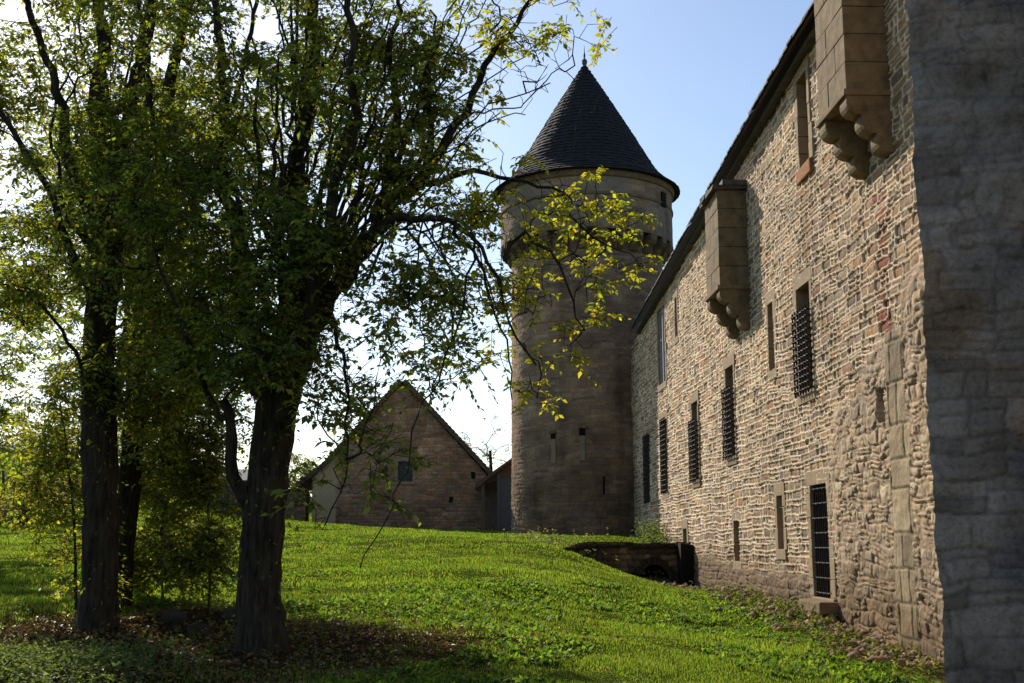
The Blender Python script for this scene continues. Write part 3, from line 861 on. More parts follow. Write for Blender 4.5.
# ------------------------------------------------------------------ barn with gable
def barn():
    Y = 60.0
    xl, xr, xa = -10.0, -1.30, -5.55
    zb = 2.0; za = 9.75; zr = 5.15; zl = 4.95
    root = empty('stone_barn', (xa, Y, zb))
    tag(root, 'gabled stone barn with a small four-paned window left of the tower', 'barn')
    st = 0.05
    us = np.arange(xl, xr + st, st); vs_ = np.arange(zb - 0.4, za, st)
    wx0, wx1, wz0, wz1 = -5.74, -4.98, 4.72, 5.75
    for e in (wx0, wx1): us[np.argmin(abs(us - e))] = e
    for e in (wz0, wz1): vs_[np.argmin(abs(vs_ - e))] = e
    U, V = np.meshgrid(us, vs_)
    d, R, lx, ly = masonry(U, V, 301, (0.12, 0.22), (0.16, 0.45), 0.012, (0.04, 0.015), split=0.2, rnd=0.05)
    stone = sstep(0, 0.03, d)
    h = -0.02 + 0.03 * stone + (R[2] - 0.5) * 0.03
    pal = np.array([(0.33, 0.235, 0.14), (0.28, 0.20, 0.12), (0.38, 0.28, 0.17), (0.25, 0.19, 0.13), (0.35, 0.22, 0.12)])
    col = pal_pick(R, pal) * (1 + 0.5 * fbm(U * 1.1, V * 1.1, 303, 5))[..., None] * (0.75 + 0.25 * stone)[..., None] * np.array([1.05, 1.0, 1.0])
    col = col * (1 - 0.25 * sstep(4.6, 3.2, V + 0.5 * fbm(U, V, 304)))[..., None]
    pl = sstep(-8.75, -8.85, U + 0.05 * vnoise(V * 4, U, 305))[..., None]
    col = col * (1 - pl) + np.array([0.42, 0.35, 0.21]) * pl
    h = np.where(pl[..., 0] > 0.5, 0.0, h)
    P = np.stack([U - xa, -h, V - zb], -1)
    uc = (U[:-1, :-1] + U[1:, 1:]) / 2; vc = (V[:-1, :-1] + V[1:, 1:]) / 2
    top = np.where(uc < xa, za - (xa - uc) * (za - zl) / (xa - xl), za - (uc - xa) * (za - zr) / (xr - xa))
    mask = (vc < top - 0.02) & ~((uc > wx0) & (uc < wx1) & (vc > wz0) & (vc < wz1))
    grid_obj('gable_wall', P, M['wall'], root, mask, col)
    b_ = MB()
    for x in (xl, xr):
        b_.add([(x - xa, 0, -0.4), (x - xa, 14, -0.4), (x - xa, 14, (zl if x == xl else zr) - zb), (x - xa, 0, (zl if x == xl else zr) - zb)], [(0, 1, 2, 3)])
    b_.add([(xl - xa, 14, -0.4), (xr - xa, 14, -0.4), (xr - xa, 14, zr - zb), (0, 14, za - zb), (xl - xa, 14, zl - zb)], [(0, 1, 2, 3, 4)])
    b_.build('side_wall', M['bart'], root)
    # roof: two slopes of tiles with thick verge, kicked out at the left eaves
    b_ = MB()
    def slope(x0, z0, x1, z1, t=0.12):
        nc = 26
        for i in range(nc):
            a0, a1 = i / nc, (i + 1) / nc
            dx, dz = x1 - x0, z1 - z0
            ln = math.hypot(dx, dz); nx, nz = -dz / ln, dx / ln
            if nz < 0: nx, nz = -nx, -nz
            A = (x0 + dx * a0, z0 + dz * a0); B = (x0 + dx * a1, z0 + dz * a1)
            lift = 0.05
            j0 = random.uniform(-0.05, 0.05)
            b_.add([(A[0] - xa, -0.28 + j0, A[1] - zb), (A[0] - xa, 14.2, A[1] - zb), (B[0] - xa, 14.2, B[1] - zb), (B[0] - xa, -0.28 + j0, B[1] - zb),
                    (A[0] + nx * (t + lift) - xa, -0.28 + j0, A[1] + nz * (t + lift) - zb), (A[0] + nx * (t + lift) - xa, 14.2, A[1] + nz * (t + lift) - zb),
                    (B[0] + nx * t - xa, 14.2, B[1] + nz * t - zb), (B[0] + nx * t - xa, -0.28 + j0, B[1] + nz * t - zb)],
                   [(3, 2, 1, 0), (4, 5, 6, 7), (0, 1, 5, 4), (1, 2, 6, 5), (2, 3, 7, 6), (3, 0, 4, 7)])
    slope(-9.35, 5.50, xa, za, 0.2)
    slope(-10.7, 4.45, -9.35, 5.50, 0.2)
    slope(xr + 0.35, 4.85, xa, za, 0.2)
    b_.build('roof', M['tile'], root)
    b_ = MB()
    f = lambda x, y, z: (x - xa, y, z - zb)
    jw = 0.16
    b_.box(wx0 - jw, wx0 + .01, -0.03, 0.3, wz0, wz1, f, .006); b_.box(wx1 - .01, wx1 + jw, -0.03, 0.3, wz0, wz1, f, .006)
    b_.box(wx0 - jw - .05, wx1 + jw + .05, -0.035, 0.3, wz1 - .01, wz1 + 0.2, f, .006); b_.box(wx0 - jw, wx1 + jw, -0.10, 0.3, wz0 - 0.14, wz0 + .01, f, .006)
    wnd = b_.build('window', M['dressed'], root, 0.012)
    b_ = MB()
    for (x0, x1, z0, z1) in ((wx0, wx0 + .07, wz0, wz1), (wx1 - .07, wx1, wz0, wz1), (wx0 + .07, wx1 - .07, wz0, wz0 + .07), (wx0 + .07, wx1 - .07, wz1 - .07, wz1), ((wx0 + wx1) / 2 - .03, (wx0 + wx1) / 2 + .03, wz0 + .07, wz1 - .07)):
        b_.box(x0, x1, 0.10, 0.15, z0, z1, f)
    for q in (0.36, 0.66):
        b_.box(wx0 + .07, wx1 - .07, 0.105, 0.145, wz0 + (wz1 - wz0) * q, wz0 + (wz1 - wz0) * q + .035, f)
    b_.build('frame', M['greywood'], wnd)
    b_ = MB(); b_.box(wx0, wx1, 0.16, 0.2, wz0, wz1, f); b_.build('pane', M['glass'], wnd)
    for (x, z) in ((-1.95, 5.05), (-3.05, 3.85)):
        b_ = MB(); b_.box(x - .09, x + .09, -0.03, 0.05, z - .14, z + .14, f, .03); b_.build('putlog_hole', M['dark'], root)  # near-black block paints the shade of the hole
barn()

def shed():
    root = empty('lean_to_shed', (-0.9, 57.2, 2.2))
    tag(root, 'small open lean-to shed with tiled roof between barn and round tower', 'shed')
    f = lambda x, y, z: (x + 0.9, y - 57.2, z - 2.2)
    b_ = MB()
    for i in range(9):
        x0 = -1.75 + i * 0.21; z0 = 4.22 + i * 0.165
        b_.box(x0, x0 + 0.25, 56.6, 60.5, z0, z0 + 0.09, lambda x, y, z, x0=x0: f(x, y, z + (x - x0) * 0.7), 0.012)
    b_.build('roof', M['tile'], root)
    b_ = MB(); b_.box(-1.45, -1.30, 56.75, 56.9, 2.1, 4.42, f); b_.build('post', M['oldwood'], root)
    b_ = MB(); b_.box(-0.70, -0.55, 56.75, 56.9, 2.1, 4.9, f); b_.build('post', M['greywood'], root)
    b_ = MB(); b_.box(-0.55, 0.25, 56.8, 56.87, 2.1, 4.75, f); b_.build('door', M['greywood'], root)
    b_ = MB(); b_.box(-1.40, -0.70, 58.6, 58.7, 2.1, 4.7, f); b_.build('back_boards', M['oldwood'], root)
    b_ = MB(); b_.prism([(-1.45, 4.42), (-0.55, 4.70), (0.35, 4.70), (0.35, 5.80), (-1.45, 4.46)], 57.0, 57.06, lambda a, p, q: f(p, a, q)); b_.build('gable_boards', M['oldwood'], root)
    b_ = MB(); b_.box(-1.75, 0.1, 56.72, 56.88, 4.30, 4.46, lambda x, y, z: f(x, y, z + (x + 1.75) * 0.7)); b_.build('beam', M['oldwood'], root)
shed()

def yard_wall():
    us = np.arange(-12.6, -9.9, 0.06); vs_ = np.arange(1.8, 4.15, 0.05)
    U, V = np.meshgrid(us, vs_)
    d, R, lx, ly = masonry(U, V, 401, (0.14, 0.24), (0.22, 0.6), 0.012, split=0.2)
    stone = sstep(0, 0.03, d)
    root = empty('yard_wall', (-11.2, 58.0, 2.2))
    tag(root, 'low dark stone yard wall joining the left side of the barn', 'wall')
    col = pal_pick(R) * 0.5
    P = np.stack([U + 11.2, -(0.03 * stone + (R[2] - .5) * .04), V - 2.2], -1)
    grid_obj('wall_face', P, M['wall'], root, None, col)
    b_ = MB()
    b_.box(-1.42, 1.32, 0.03, 0.5, -0.4, 1.94)
    b_.build('wall_core', M['rock'], root)
    b_ = MB(); x = -1.45
    while x < 1.2:
        w_ = random.uniform(0.3, 0.5); b_.box(x, x + w_ - .02, -0.08, 0.55, 1.945, 2.06 + random.uniform(-.03, .03), None, .02); x += w_
    b_.build('coping', M['rock'], root, 0.02)
yard_wall()

def far_hut():
    root = empty('garden_shed', (-12.4, 52.0, 2.75))
    tag(root, 'small blue-grey garden shed half hidden behind the trunks', 'shed')
    b_ = MB()
    for i in range(9):
        b_.box(-0.95 + i * 0.21, -0.95 + i * 0.21 + 0.2, -0.02, 0.03, -0.2, 1.55, None, .004)
    b_.build('wall', M['greywood'], root)
    b_ = MB(); b_.add([(-0.95, 0.04, -0.2), (0.94, 0.04, -0.2), (0.94, 2, -0.2), (-0.95, 2, -0.2), (-0.95, 0.04, 1.55), (0.94, 0.04, 1.55), (0.94, 2, 1.55), (-0.95, 2, 1.55)], [(0, 3, 7, 4), (1, 2, 6, 5), (2, 3, 7, 6)])
    b_.build('side_wall', M['greywood'], root)
    b_ = MB(); b_.add([(-1.1, -0.2, 1.55), (1.1, -0.2, 1.55), (1.1, 1.0, 2.1), (-1.1, 1.0, 2.1), (1.1, 2.2, 1.55), (-1.1, 2.2, 1.55), (-0.95, 0.03, 1.55), (-1.1, -0.2, 1.62), (1.1, -0.2, 1.62), (1.1, 1.0, 2.17), (-1.1, 1.0, 2.17)], [(0, 1, 2, 3), (3, 2, 4, 5), (7, 8, 9, 10), (0, 1, 8, 7)])
    b_.build('roof', M['lead'], root)
far_hut()

# ------------------------------------------------------------------ stone ramp with culvert arch
def ramp():
    Y = 36.2
    x0, x1 = 1.0, 5.33
    root = empty('culvert_bridge', (3.3, Y, 0.6))
    tag(root, 'low shaded stone ramp with a small culvert arch against the castle wall', 'bridge')
    us = np.arange(x0, x1 + 0.03, 0.03); vs_ = np.arange(-0.2, 1.70, 0.03)
    U, V = np.meshgrid(us, vs_)
    d, R, lx, ly = masonry(U, V, 501, (0.12, 0.22), (0.18, 0.5), 0.012, split=0.2)
    stone = sstep(0, 0.03, d)
    h = -0.03 + 0.05 * stone + (R[2] - .5) * .06 + 0.03 * fbm(U * 5, V * 5, 503)
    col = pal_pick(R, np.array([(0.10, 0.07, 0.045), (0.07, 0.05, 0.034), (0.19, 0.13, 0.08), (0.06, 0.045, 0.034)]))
    uc = (U[:-1, :-1] + U[1:, 1:]) / 2; vc = (V[:-1, :-1] + V[1:, 1:]) / 2
    ax, az, ar = 4.25, 0.55, 0.46
    mask = ~(((uc - ax) ** 2 + (np.maximum(vc - az, 0) * 0.95) ** 2 < ar ** 2))
    mask &= vc < 1.66 - 0.07 * fbm(uc * 1.5, vc * 0, 505) - 0.25 * sstep(2.2, 1.2, uc)
    P = np.stack([U - 3.3, -h, V - 0.6], -1)
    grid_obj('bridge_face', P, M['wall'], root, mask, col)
    b_ = MB()                                           # voussoirs and barrel
    n = 11
    for i in range(n):
        a0 = math.pi * i / n + 0.02; a1 = math.pi * (i + 1) / n - 0.02
        V_ = []
        for y in (-0.05, 1.6):
            for (r, a) in ((ar - 0.02, a0), (ar + 0.2, a0), (ar + 0.2, a1), (ar - 0.02, a1)):
                V_.append((ax - 3.3 + math.cos(a) * r, y, az - 0.6 + math.sin(a) * r / 0.95))
        b_.add(V_, [(3, 2, 1, 0), (4, 5, 6, 7), (0, 1, 5, 4), (1, 2, 6, 5), (2, 3, 7, 6), (3, 0, 4, 7)])
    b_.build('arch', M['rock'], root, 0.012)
    b_ = MB(); b_.box(ax - 3.3 - 0.9, ax - 3.3 + 0.9, 1.6, 1.7, -0.8, 0.9); b_.build('dark_backing', M['dark'], root)  # near-black sheet painting the shade inside the culvert
    # top: turf over the stones, running back into the bank
    us = np.linspace(x0 - 0.6, x1, 50); ys = np.linspace(-0.03, 4.2, 36)
    U, Yy = np.meshgrid(us, ys)
    Z = turf_z(U, Yy + Y)
    g = np.array([0.06, 0.095, 0.022]) * (1 + 0.3 * fbm(U * 3, Yy * 3, 508))[..., None]
    grid_obj('turf_top', np.stack([U - 3.3, Yy, Z - 0.6], -1), M['litter'], root, None, g)
    # slanting buttress between the ramp and the castle wall
    b_ = MB()
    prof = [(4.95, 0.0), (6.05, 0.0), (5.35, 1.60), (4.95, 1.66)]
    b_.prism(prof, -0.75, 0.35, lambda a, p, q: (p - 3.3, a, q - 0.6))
    b_.build('buttress', M['dark'], root, 0.03)  # solid stone; its shaded, black silhouette is put into the colour
    b_ = MB()                                           # loose coping stones along the edge
    x = 1.2
    while x < 5.2:
        w_ = random.uniform(0.18, 0.5)
        zt = 1.62 - 0.25 * sstep(2.2, 1.0, np.array(x))
        b_.box(x, x + w_ - .02, -0.10 + random.uniform(-.05, .03), 0.3, float(zt) - 0.09, float(zt) + random.uniform(0.0, .05), lambda X, y, z: (X - 3.3, y, z - 0.6), .03)
        x += w_
    b_.build('coping', M['rock'], root, 0.02)
ramp()

# ------------------------------------------------------------------ trees
def smooth_line(pts, step=0.16):
    pts = np.asarray(pts, float)
    out = []
    n = len(pts)
    for i in range(n - 1):
        p0 = pts[max(i - 1, 0)]; p1 = pts[i]; p2 = pts[i + 1]; p3 = pts[min(i + 2, n - 1)]
        m = max(2, int(np.linalg.norm(p2 - p1) / step))
        for t in np.arange(m) / m:
            out.append(0.5 * ((2 * p1) + (-p0 + p2) * t + (2 * p0 - 5 * p1 + 4 * p2 - p3) * t * t + (-p0 + 3 * p1 - 3 * p2 + p3) * t ** 3))
    out.append(pts[-1])
    return np.array(out)

LEAF_PAL = np.array([(0.095, 0.13, 0.042), (0.105, 0.14, 0.042), (0.125, 0.16, 0.043), (0.16, 0.175, 0.043), (0.08, 0.11, 0.044)])
YEL_PAL = np.array([(0.17, 0.20, 0.03), (0.21, 0.22, 0.03), (0.13, 0.17, 0.027), (0.22, 0.19, 0.035)])
def leaf_arrays(pos, direc, size, pal, rng, width=0.52, fold=0.25, droop=0.0):
    n = len(pos)
    d = direc + rng.normal(0, 0.35, (n, 3)); d[:, 2] -= droop
    d /= np.linalg.norm(d, axis=1)[:, None] + 1e-9
    ref = rng.normal(0, 0.55, (n, 3)) + np.array([0, 0, 1.0])
    s = np.cross(d, ref); s /= np.linalg.norm(s, axis=1)[:, None] + 1e-9
    nn = np.cross(s, d)
    L = (size * rng.uniform(0.65, 1.3, n))[:, None]
    a = pos; b = pos + d * L * 0.45 + s * L * width * 0.5 + nn * L * fold * 0.3
    c = pos + d * L - nn * L * 0.08; e = pos + d * L * 0.45 - s * L * width * 0.5 + nn * L * fold * 0.3
    V = np.stack([a, b, c, e], 1).reshape(-1, 3)
    i = np.arange(n)[:, None] * 4
    tri = np.concatenate([i + [0, 1, 2], i + [0, 2, 3]], 1).reshape(-1, 3)
    col = pal[rng.integers(0, len(pal), n)] * rng.uniform(0.7, 1.25, (n, 1))
    col = np.repeat(col, 4, axis=0)
    return V, tri, col

def leaf_mesh(name, pos, direc, size, pal, mat, parent, rng, width=0.52, fold=0.25, droop=0.0):
    V, tri, col = leaf_arrays(pos, direc, size, pal, rng, width, fold, droop)
    return mesh_np(name, V, tri, np.full(len(tri), 3), mat, parent, col)

def trunk_sprouts(T, root, n, lo, hi, size=0.075):
    rng = T.rng
    L, Rr = T.limbs[0]
    z = L[:, 2] - L[0, 2]
    ok = np.where((z > lo) & (z < hi))[0]
    nc = max(3, n // 14)
    c = rng.choice(ok, nc); ca = rng.uniform(0, 2 * np.pi, nc)
    k = rng.integers(0, nc, n)
    i = np.clip(c[k] + rng.integers(-2, 3, n), 0, len(L) - 1)
    a = ca[k] + rng.normal(0, 0.5, n)
    rr = Rr[i] * rng.uniform(1.0, 1.25, n) + np.abs(rng.normal(0, 0.07, n))
    d = np.stack([np.cos(a), np.sin(a), rng.uniform(-0.6, 0.3, n)], 1)
    pos = L[i] + d * rr[:, None] * np.array([1, 1, 0]) + rng.normal(0, 0.05, (n, 3))
    T.lf.append(leaf_arrays(pos - np.array(root.location), d, size, LEAF_PAL, rng, droop=0.4))

def whips(T, start, n, x0, x1, y0, y1, r):
    for k in range(n):
        p = np.array(at(*start)) + T.rng.normal(0, 0.12, 3)
        e = at(T.rng.uniform(x0, x1), T.rng.uniform(y0, y1), start[2] + T.rng.uniform(-1.6, 1.4))
        m1 = p * 0.6 + e * 0.4 + np.array([T.rng.normal(0, 0.2), T.rng.normal(0, 0.2), 0.35])
        m2 = p * 0.25 + e * 0.75 + np.array([T.rng.normal(0, 0.15), T.rng.normal(0, 0.15), 0.25])
        T.limb([p, m1, m2, e], r * T.rng.uniform(0.7, 1.3), 0.007)

class Tree:
    def __init__(self, seed):
        self.rng = np.random.default_rng(seed)
        self.pos = []; self.par = []; self.rmin = []
        self.limbs = []
        self.tips = []; self.tw = []; self.lf = []
    def limb(self, pts3, r0, r1, attach=True, ex=1.25):
        L = smooth_line(pts3)
        base_n = len(self.pos)
        t = np.linspace(0, 1, len(L))
        # natural kinks
        k = self.rng.normal(0, 0.03 if base_n else 0.012, L.shape); k[0] = 0
        k = np.cumsum(k, 0); k = k - np.linspace(0, 1, len(L))[:, None] * k[-1]
        L = L + k * (1.15 if base_n else 0.6)
        R = r1 + (r0 - r1) * (1 - t) ** (ex if attach and base_n else 0.9)
        self.limbs.append((L, R))
        base = len(self.pos)
        par = -1
        if base and attach:
            A = np.array(self.pos)
            par = int(np.argmin(((A - L[0]) ** 2).sum(1)))
        for i, p in enumerate(L):
            self.pos.append(p); self.par.append(par if i == 0 else base + i - 1); self.rmin.append(R[i])
    def grow(self, ells, n, step=0.28, up=0.25):
        """branch out to points sampled inside the crown, nearest first"""
        rng = self.rng
        T = []
        wts = np.array([e[2] for e in ells], float); wts /= wts.sum()
        for k in rng.choice(len(ells), n, p=wts):
            c, r, _w = ells[k]
            v = rng.normal(0, 1, 3); v /= np.linalg.norm(v)
            T.append(np.array(c) + v * np.array(r) * rng.random() ** 0.42)
        T = np.array(T)
        nc = max(4, n // 7)
        T = np.concatenate([T[:nc], T[rng.integers(0, nc, n - nc)] + rng.normal(0, 0.24, (n - nc, 3)) * np.array([1, 1, 0.8])])
        P = np.zeros((len(self.pos) + n * 30, 3)); m = len(self.pos); P[:m] = self.pos
        big = np.zeros(len(P)); big[:m] = 0.0
        d0 = np.array([((P[:m] - t) ** 2).sum(1).min() for t in T])
        for ti in np.argsort(d0):
            t = T[ti]
            dv = P[:m] - t
            dd = np.sqrt((dv ** 2).sum(1)) + 0.9 * np.maximum(dv[:, 2], -0.3) * up
            j = int(np.argmin(dd))
            p = P[j].copy(); tgt = t
            dist = np.linalg.norm(tgt - p)
            if dist > 3.2: continue
            ns = max(2, int(dist / step))
            side = rng.normal(0, 0.10 * dist, 3); side[2] += 0.10 * dist
            last = j
            for s in range(1, ns + 1):
                a = s / ns
                q = p * (1 - a) + tgt * a + side * math.sin(a * math.pi) + rng.normal(0, 0.02, 3)
                if m >= len(P): break
                P[m] = q; self.par.append(last); self.rmin.append(0); last = m; m += 1
            self.tips.append(last)
        self.pos = [p for p in P[:m]]
    def mesh(self, root, name_trunk='trunk', tip_r=0.0045, expo=2.35, mat=None, grow_ring=None):
        mat = mat or M['bark']
        # trunk and limbs with wobbling, fluted sections
        nL = sum(len(l[0]) for l in self.limbs)
        lines = []; rads = []
        V = []; Q = []; base = 0
        for li, (L, R) in enumerate(self.limbs):
            n = 16 if li == 0 else 9
            v, q = tube_np([L], [R], n)
            v = v.reshape(len(L), n, 3)
            ctr = L[:, None, :]
            a = np.arange(n) / n * 2 * np.pi
            z = np.arange(len(L))[:, None] * 0.16
            amp = 0.10 if li == 0 else 0.06
            flute = 1 + amp * np.sin(a[None] * 3 + li + 0.5 * np.sin(z * 0.8)) + amp * 0.7 * np.sin(a[None] * 5 + 1.3 * z) + self.rng.normal(0, 0.045, (len(L), n))
            if li == 0:
                flare = np.exp(-z / 0.30) * 0.38
                flute = flute + flare * (0.7 + 0.5 * np.sin(a[None] * 4 + 1.0))
            v = ctr + (v - ctr) * flute[..., None]
            V.append(v.reshape(-1, 3)); Q.append(q + base); base += v.shape[0] * n
        mesh_np(name_trunk, np.concatenate(V) - np.array(root.location), np.concatenate(Q), np.full(sum(len(q) for q in Q), 4), mat, root, None, True)
        # branches: pipe model radii
        n = len(self.pos)
        kids = [[] for _ in range(n)]
        for i, p in enumerate(self.par):
            if p >= 0: kids[p].append(i)
        w = np.zeros(n)
        for i in range(n - 1, -1, -1):
            if not kids[i]: w[i] = tip_r ** expo
            if self.par[i] >= 0 and self.par[i] < i: w[self.par[i]] += w[i]
        rad = w ** (1 / expo)
        lines = []; rads = []
        seen = np.zeros(n, bool)
        nl = nL
        for i in range(nl, n):
            if seen[i]: continue
            par = self.par[i]
            pts = [self.pos[par], self.pos[i]]; rr = [min(rad[i], 0.09), rad[i]]
            seen[i] = True; c = i
            while True:
                ks = [k for k in kids[c] if k >= nl and not seen[k]]
                if not ks: break
                k = max(ks, key=lambda q: rad[q]); seen[k] = True
                pts.append(self.pos[k]); rr.append(rad[k]); c = k
            rr[-1] *= 0.5
            lines.append(np.array(pts)); rads.append(np.minimum(np.array(rr), 0.09))
        if lines:
            v, q = tube_np(lines, rads, 5)
            mesh_np('branches', v - np.array(root.location), q, np.full(len(q), 4), M['twig'], root, None, True)
    def leaves(self, root, per=16, twig=0.35, size=0.075, pal=LEAF_PAL, yellow=0.12, keep=None, droop=0.35, twiglets=4, flush=True):
        """leafy twiglets round every branch tip: leaves sit in rows along them"""
        rng = self.rng
        tips = np.array([self.pos[t] for t in self.tips])
        if keep is not None: 
            tips = tips[keep(tips)]
        prv = None
        n = len(tips)
        k = twiglets
        b = np.repeat(tips, k, 0) + rng.normal(0, 0.06, (n * k, 3))
        d = rng.normal(0, 1, (n * k, 3)); d[:, 2] = d[:, 2] * 0.6 - 0.15
        d /= np.linalg.norm(d, axis=1)[:, None]
        ln = twig * rng.uniform(0.5, 1.3, n * k)
        lines = [np.array([b[i] - d[i] * 0.1, b[i] + d[i] * ln[i] * 0.5, b[i] + d[i] * ln[i] + np.array([0, 0, -0.12 * ln[i]])]) for i in range(n * k)]
        v, q = tube_np(lines, [np.array([0.0045, 0.0035, 0.002])] * len(lines), 3)
        self.tw.append((v - np.array(root.location), q))
        m = per
        t = np.tile(np.linspace(0.15, 1.0, m), n * k) + rng.normal(0, 0.04, n * k * m)
        bb = np.repeat(b, m, 0); ddr = np.repeat(d, m, 0); lnr = np.repeat(ln, m)
        pos = bb + ddr * (lnr * t)[:, None]; pos[:, 2] -= 0.12 * lnr * t * t
        sd = np.cross(ddr, np.array([0, 0, 1.0])); sd /= np.linalg.norm(sd, axis=1)[:, None] + 1e-9
        sgn = np.tile(np.where(np.arange(m) % 2 == 0, 1.0, -1.0), n * k)[:, None]
        ld = ddr * 0.55 + sd * sgn * 0.9
        pl = np.concatenate([np.repeat(pal, 6, 0), np.repeat(YEL_PAL, max(1, int(yellow * 10)), 0)]) if yellow > 0 else pal
        self.lf.append(leaf_arrays(pos - np.array(root.location), ld, size, pl, rng, droop=droop))
        if flush: self.flush(root)
    def flush(self, root):
        def cat(parts):
            V = np.concatenate([p[0] for p in parts]); off = np.cumsum([0] + [len(p[0]) for p in parts[:-1]])
            return V, np.concatenate([p[1] + o for p, o in zip(parts, off)])
        v, q = cat(self.tw); mesh_np('twigs', v, q, np.full(len(q), 4), M['twig'], root)
        v, q = cat(self.lf); mesh_np('foliage', v, q, np.full(len(q), 3), M['leaf'], root, np.concatenate([p[2] for p in self.lf]))

def A(*pts): return [at(*p) for p in pts]
def on_ground(p, sink=0.12):
    p = np.array(p); p[2] = gz(p[0], p[1]) - sink; return p

def tree_right():
    T = Tree(31)
    g = on_ground(at(262, 655, 15.0))
    root = empty('broadleaf_tree', tuple(g))
    tag(root, 'big forked tree with long limb arching right across the round tower', 'tree')
    T.limb([g] + A((260, 632, 15), (258, 590, 15), (262, 530, 15), (268, 470, 15), (276, 410, 15), (288, 370, 15), (300, 345, 15)), 0.275, 0.23)
    T.limb(A((288, 385, 15), (318, 325, 14.8), (345, 280, 14.6), (372, 240, 14.4), (410, 224, 14), (455, 226, 13.7), (488, 243, 13.4), (505, 275, 13.2), (518, 320, 13.1), (536, 365, 13)), 0.185, 0.012, ex=2.0)
    T.limb(A((345, 280, 14.6), (385, 215, 14.9), (420, 183, 14.8), (470, 171, 14.6), (527, 178, 14.3), (560, 190, 14), (574, 212, 13.9), (592, 235, 13.8), (618, 250, 13.7)), 0.085, 0.010, ex=1.6)
    T.limb(A((282, 385, 15), (281, 300, 15.2), (288, 220, 15.4), (300, 130, 15.6), (310, 40, 15.8), (315, -80, 16), (318, -200, 16)), 0.17, 0.04)
    T.limb(A((274, 410, 15), (255, 330, 15.3), (240, 250, 15.6), (225, 150, 15.9), (215, 40, 16.2), (205, -120, 16.5)), 0.14, 0.03)
    T.limb(A((372, 240, 14.4), (384, 190, 14.5), (390, 130, 14.6), (388, 60, 14.7), (396, -50, 14.8)), 0.08, 0.02)
    T.limb(A((418, 184, 14.8), (428, 140, 14.7), (422, 80, 14.7), (430, 10, 14.7)), 0.06, 0.015)
    T.limb(A((400, 200, 14.8), (452, 112, 14.6), (485, 50, 14.5), (535, -20, 14.4), (560, -60, 14.4)), 0.07, 0.015)
    T.limb(A((275, 440, 15), (300, 330, 14.3), (340, 200, 14.0), (365, 90, 13.8), (350, -60, 13.8)), 0.13, 0.03)
    T.limb(A((254, 535, 15), (240, 498, 14.85), (229, 462, 14.75), (225, 430, 14.6), (223, 400, 14.55)), 0.11, 0.055)
    T.limb(A((225, 420, 14.6), (200, 340, 14.5), (165, 260, 14.3), (130, 200, 14.2)), 0.04, 0.012)
    T.limb(A((505, 262, 13.3), (522, 240, 13.2), (560, 275, 13.1), (585, 330, 13.0)), 0.03, 0.008)
    T.limb(A((455, 226, 13.7), (478, 250, 13.2), (500, 330, 13.0), (512, 400, 12.9)), 0.025, 0.007)
    T.limb(A((470, 235, 13.5), (455, 330, 13), (430, 430, 12.6), (400, 500, 12.4), (380, 535, 12.3), (360, 568, 12.3)), 0.016, 0.006)
    T.limb(A((330, 310, 14.7), (345, 380, 13.8), (352, 440, 13.2), (345, 490, 12.9), (322, 530, 12.8)), 0.03, 0.007)
    E = [(at(290, 70, 15.3), (2.7, 2.4, 3.0), 7), (at(200, 250, 15.2), (1.7, 1.7, 1.9), 4.5), (at(420, 120, 14.6), (1.7, 1.4, 1.6), 3.6),
         (at(450, 230, 14.0), (1.2, 1.0, 1.3), 0.9), (at(560, 230, 13.9), (1.0, 0.8, 0.9), 1.9), (at(340, 440, 12.9), (0.42, 0.5, 1.05), 1.0),
         (at(500, 50, 14.4), (1.1, 1.0, 1.2), 1.9), (at(440, 310, 13.6), (0.9, 0.8, 1.1), 1.5), (at(480, 230, 13.8), (0.8, 0.8, 1.0), 1.0), (at(390, 30, 14.8), (1.3, 1.2, 1.3), 1.5), (at(290, -160, 15.5), (2.4, 2.2, 1.8), 1.8), (at(270, 300, 14.2), (1.1, 0.9, 1.4), 2.0), (at(540, 320, 13.2), (0.8, 0.6, 0.9), 1.4), (at(320, 300, 14.2), (1.0, 0.9, 1.2), 1.3)]
    whips(T, (286, 330, 15), 22, 190, 470, -60, 90, 0.042)
    whips(T, (300, 150, 15.4), 6, 220, 400, -140, -40, 0.03)
    whips(T, (345, 275, 14.6), 12, 400, 570, -40, 130, 0.028)
    whips(T, (415, 225, 14.0), 9, 430, 560, 260, 400, 0.014)
    T.grow(E, 2050)
    T.mesh(root)
    trunk_sprouts(T, root, 420, 0.5, 4.0)
    tips_all = list(T.tips)
    TP = np.array([T.pos[t] for t in tips_all])
    hang = (TP[:, 1] < 13.45) & (TP[:, 0] < -1.0) & (TP[:, 2] < 4.6)
    right = (TP[:, 0] > -0.5) & ~hang
    rest = ~hang & ~right
    T.tips = [t for t, k in zip(tips_all, hang) if k and T.rng.random() < (0.26 if T.pos[t][2] < 3.1 else 0.09)]
    T.leaves(root, 8, 0.36, 0.12, yellow=0.0, twiglets=4, flush=False)
    T.tips = [t for t, k in zip(tips_all, right) if k and T.rng.random() < 0.22]
    T.leaves(root, 9, 0.26, 0.085, pal=YEL_PAL, yellow=0.0, twiglets=5, flush=False)
    T.tips = [t for t, k in zip(tips_all, rest) if k and T.rng.random() < 0.8 * np.clip(1.0 - (T.pos[t][0] + 1.6) * 0.36, 0.3, 1.0)]
    T.leaves(root, 8, 0.40, 0.09, yellow=0.2, twiglets=5)

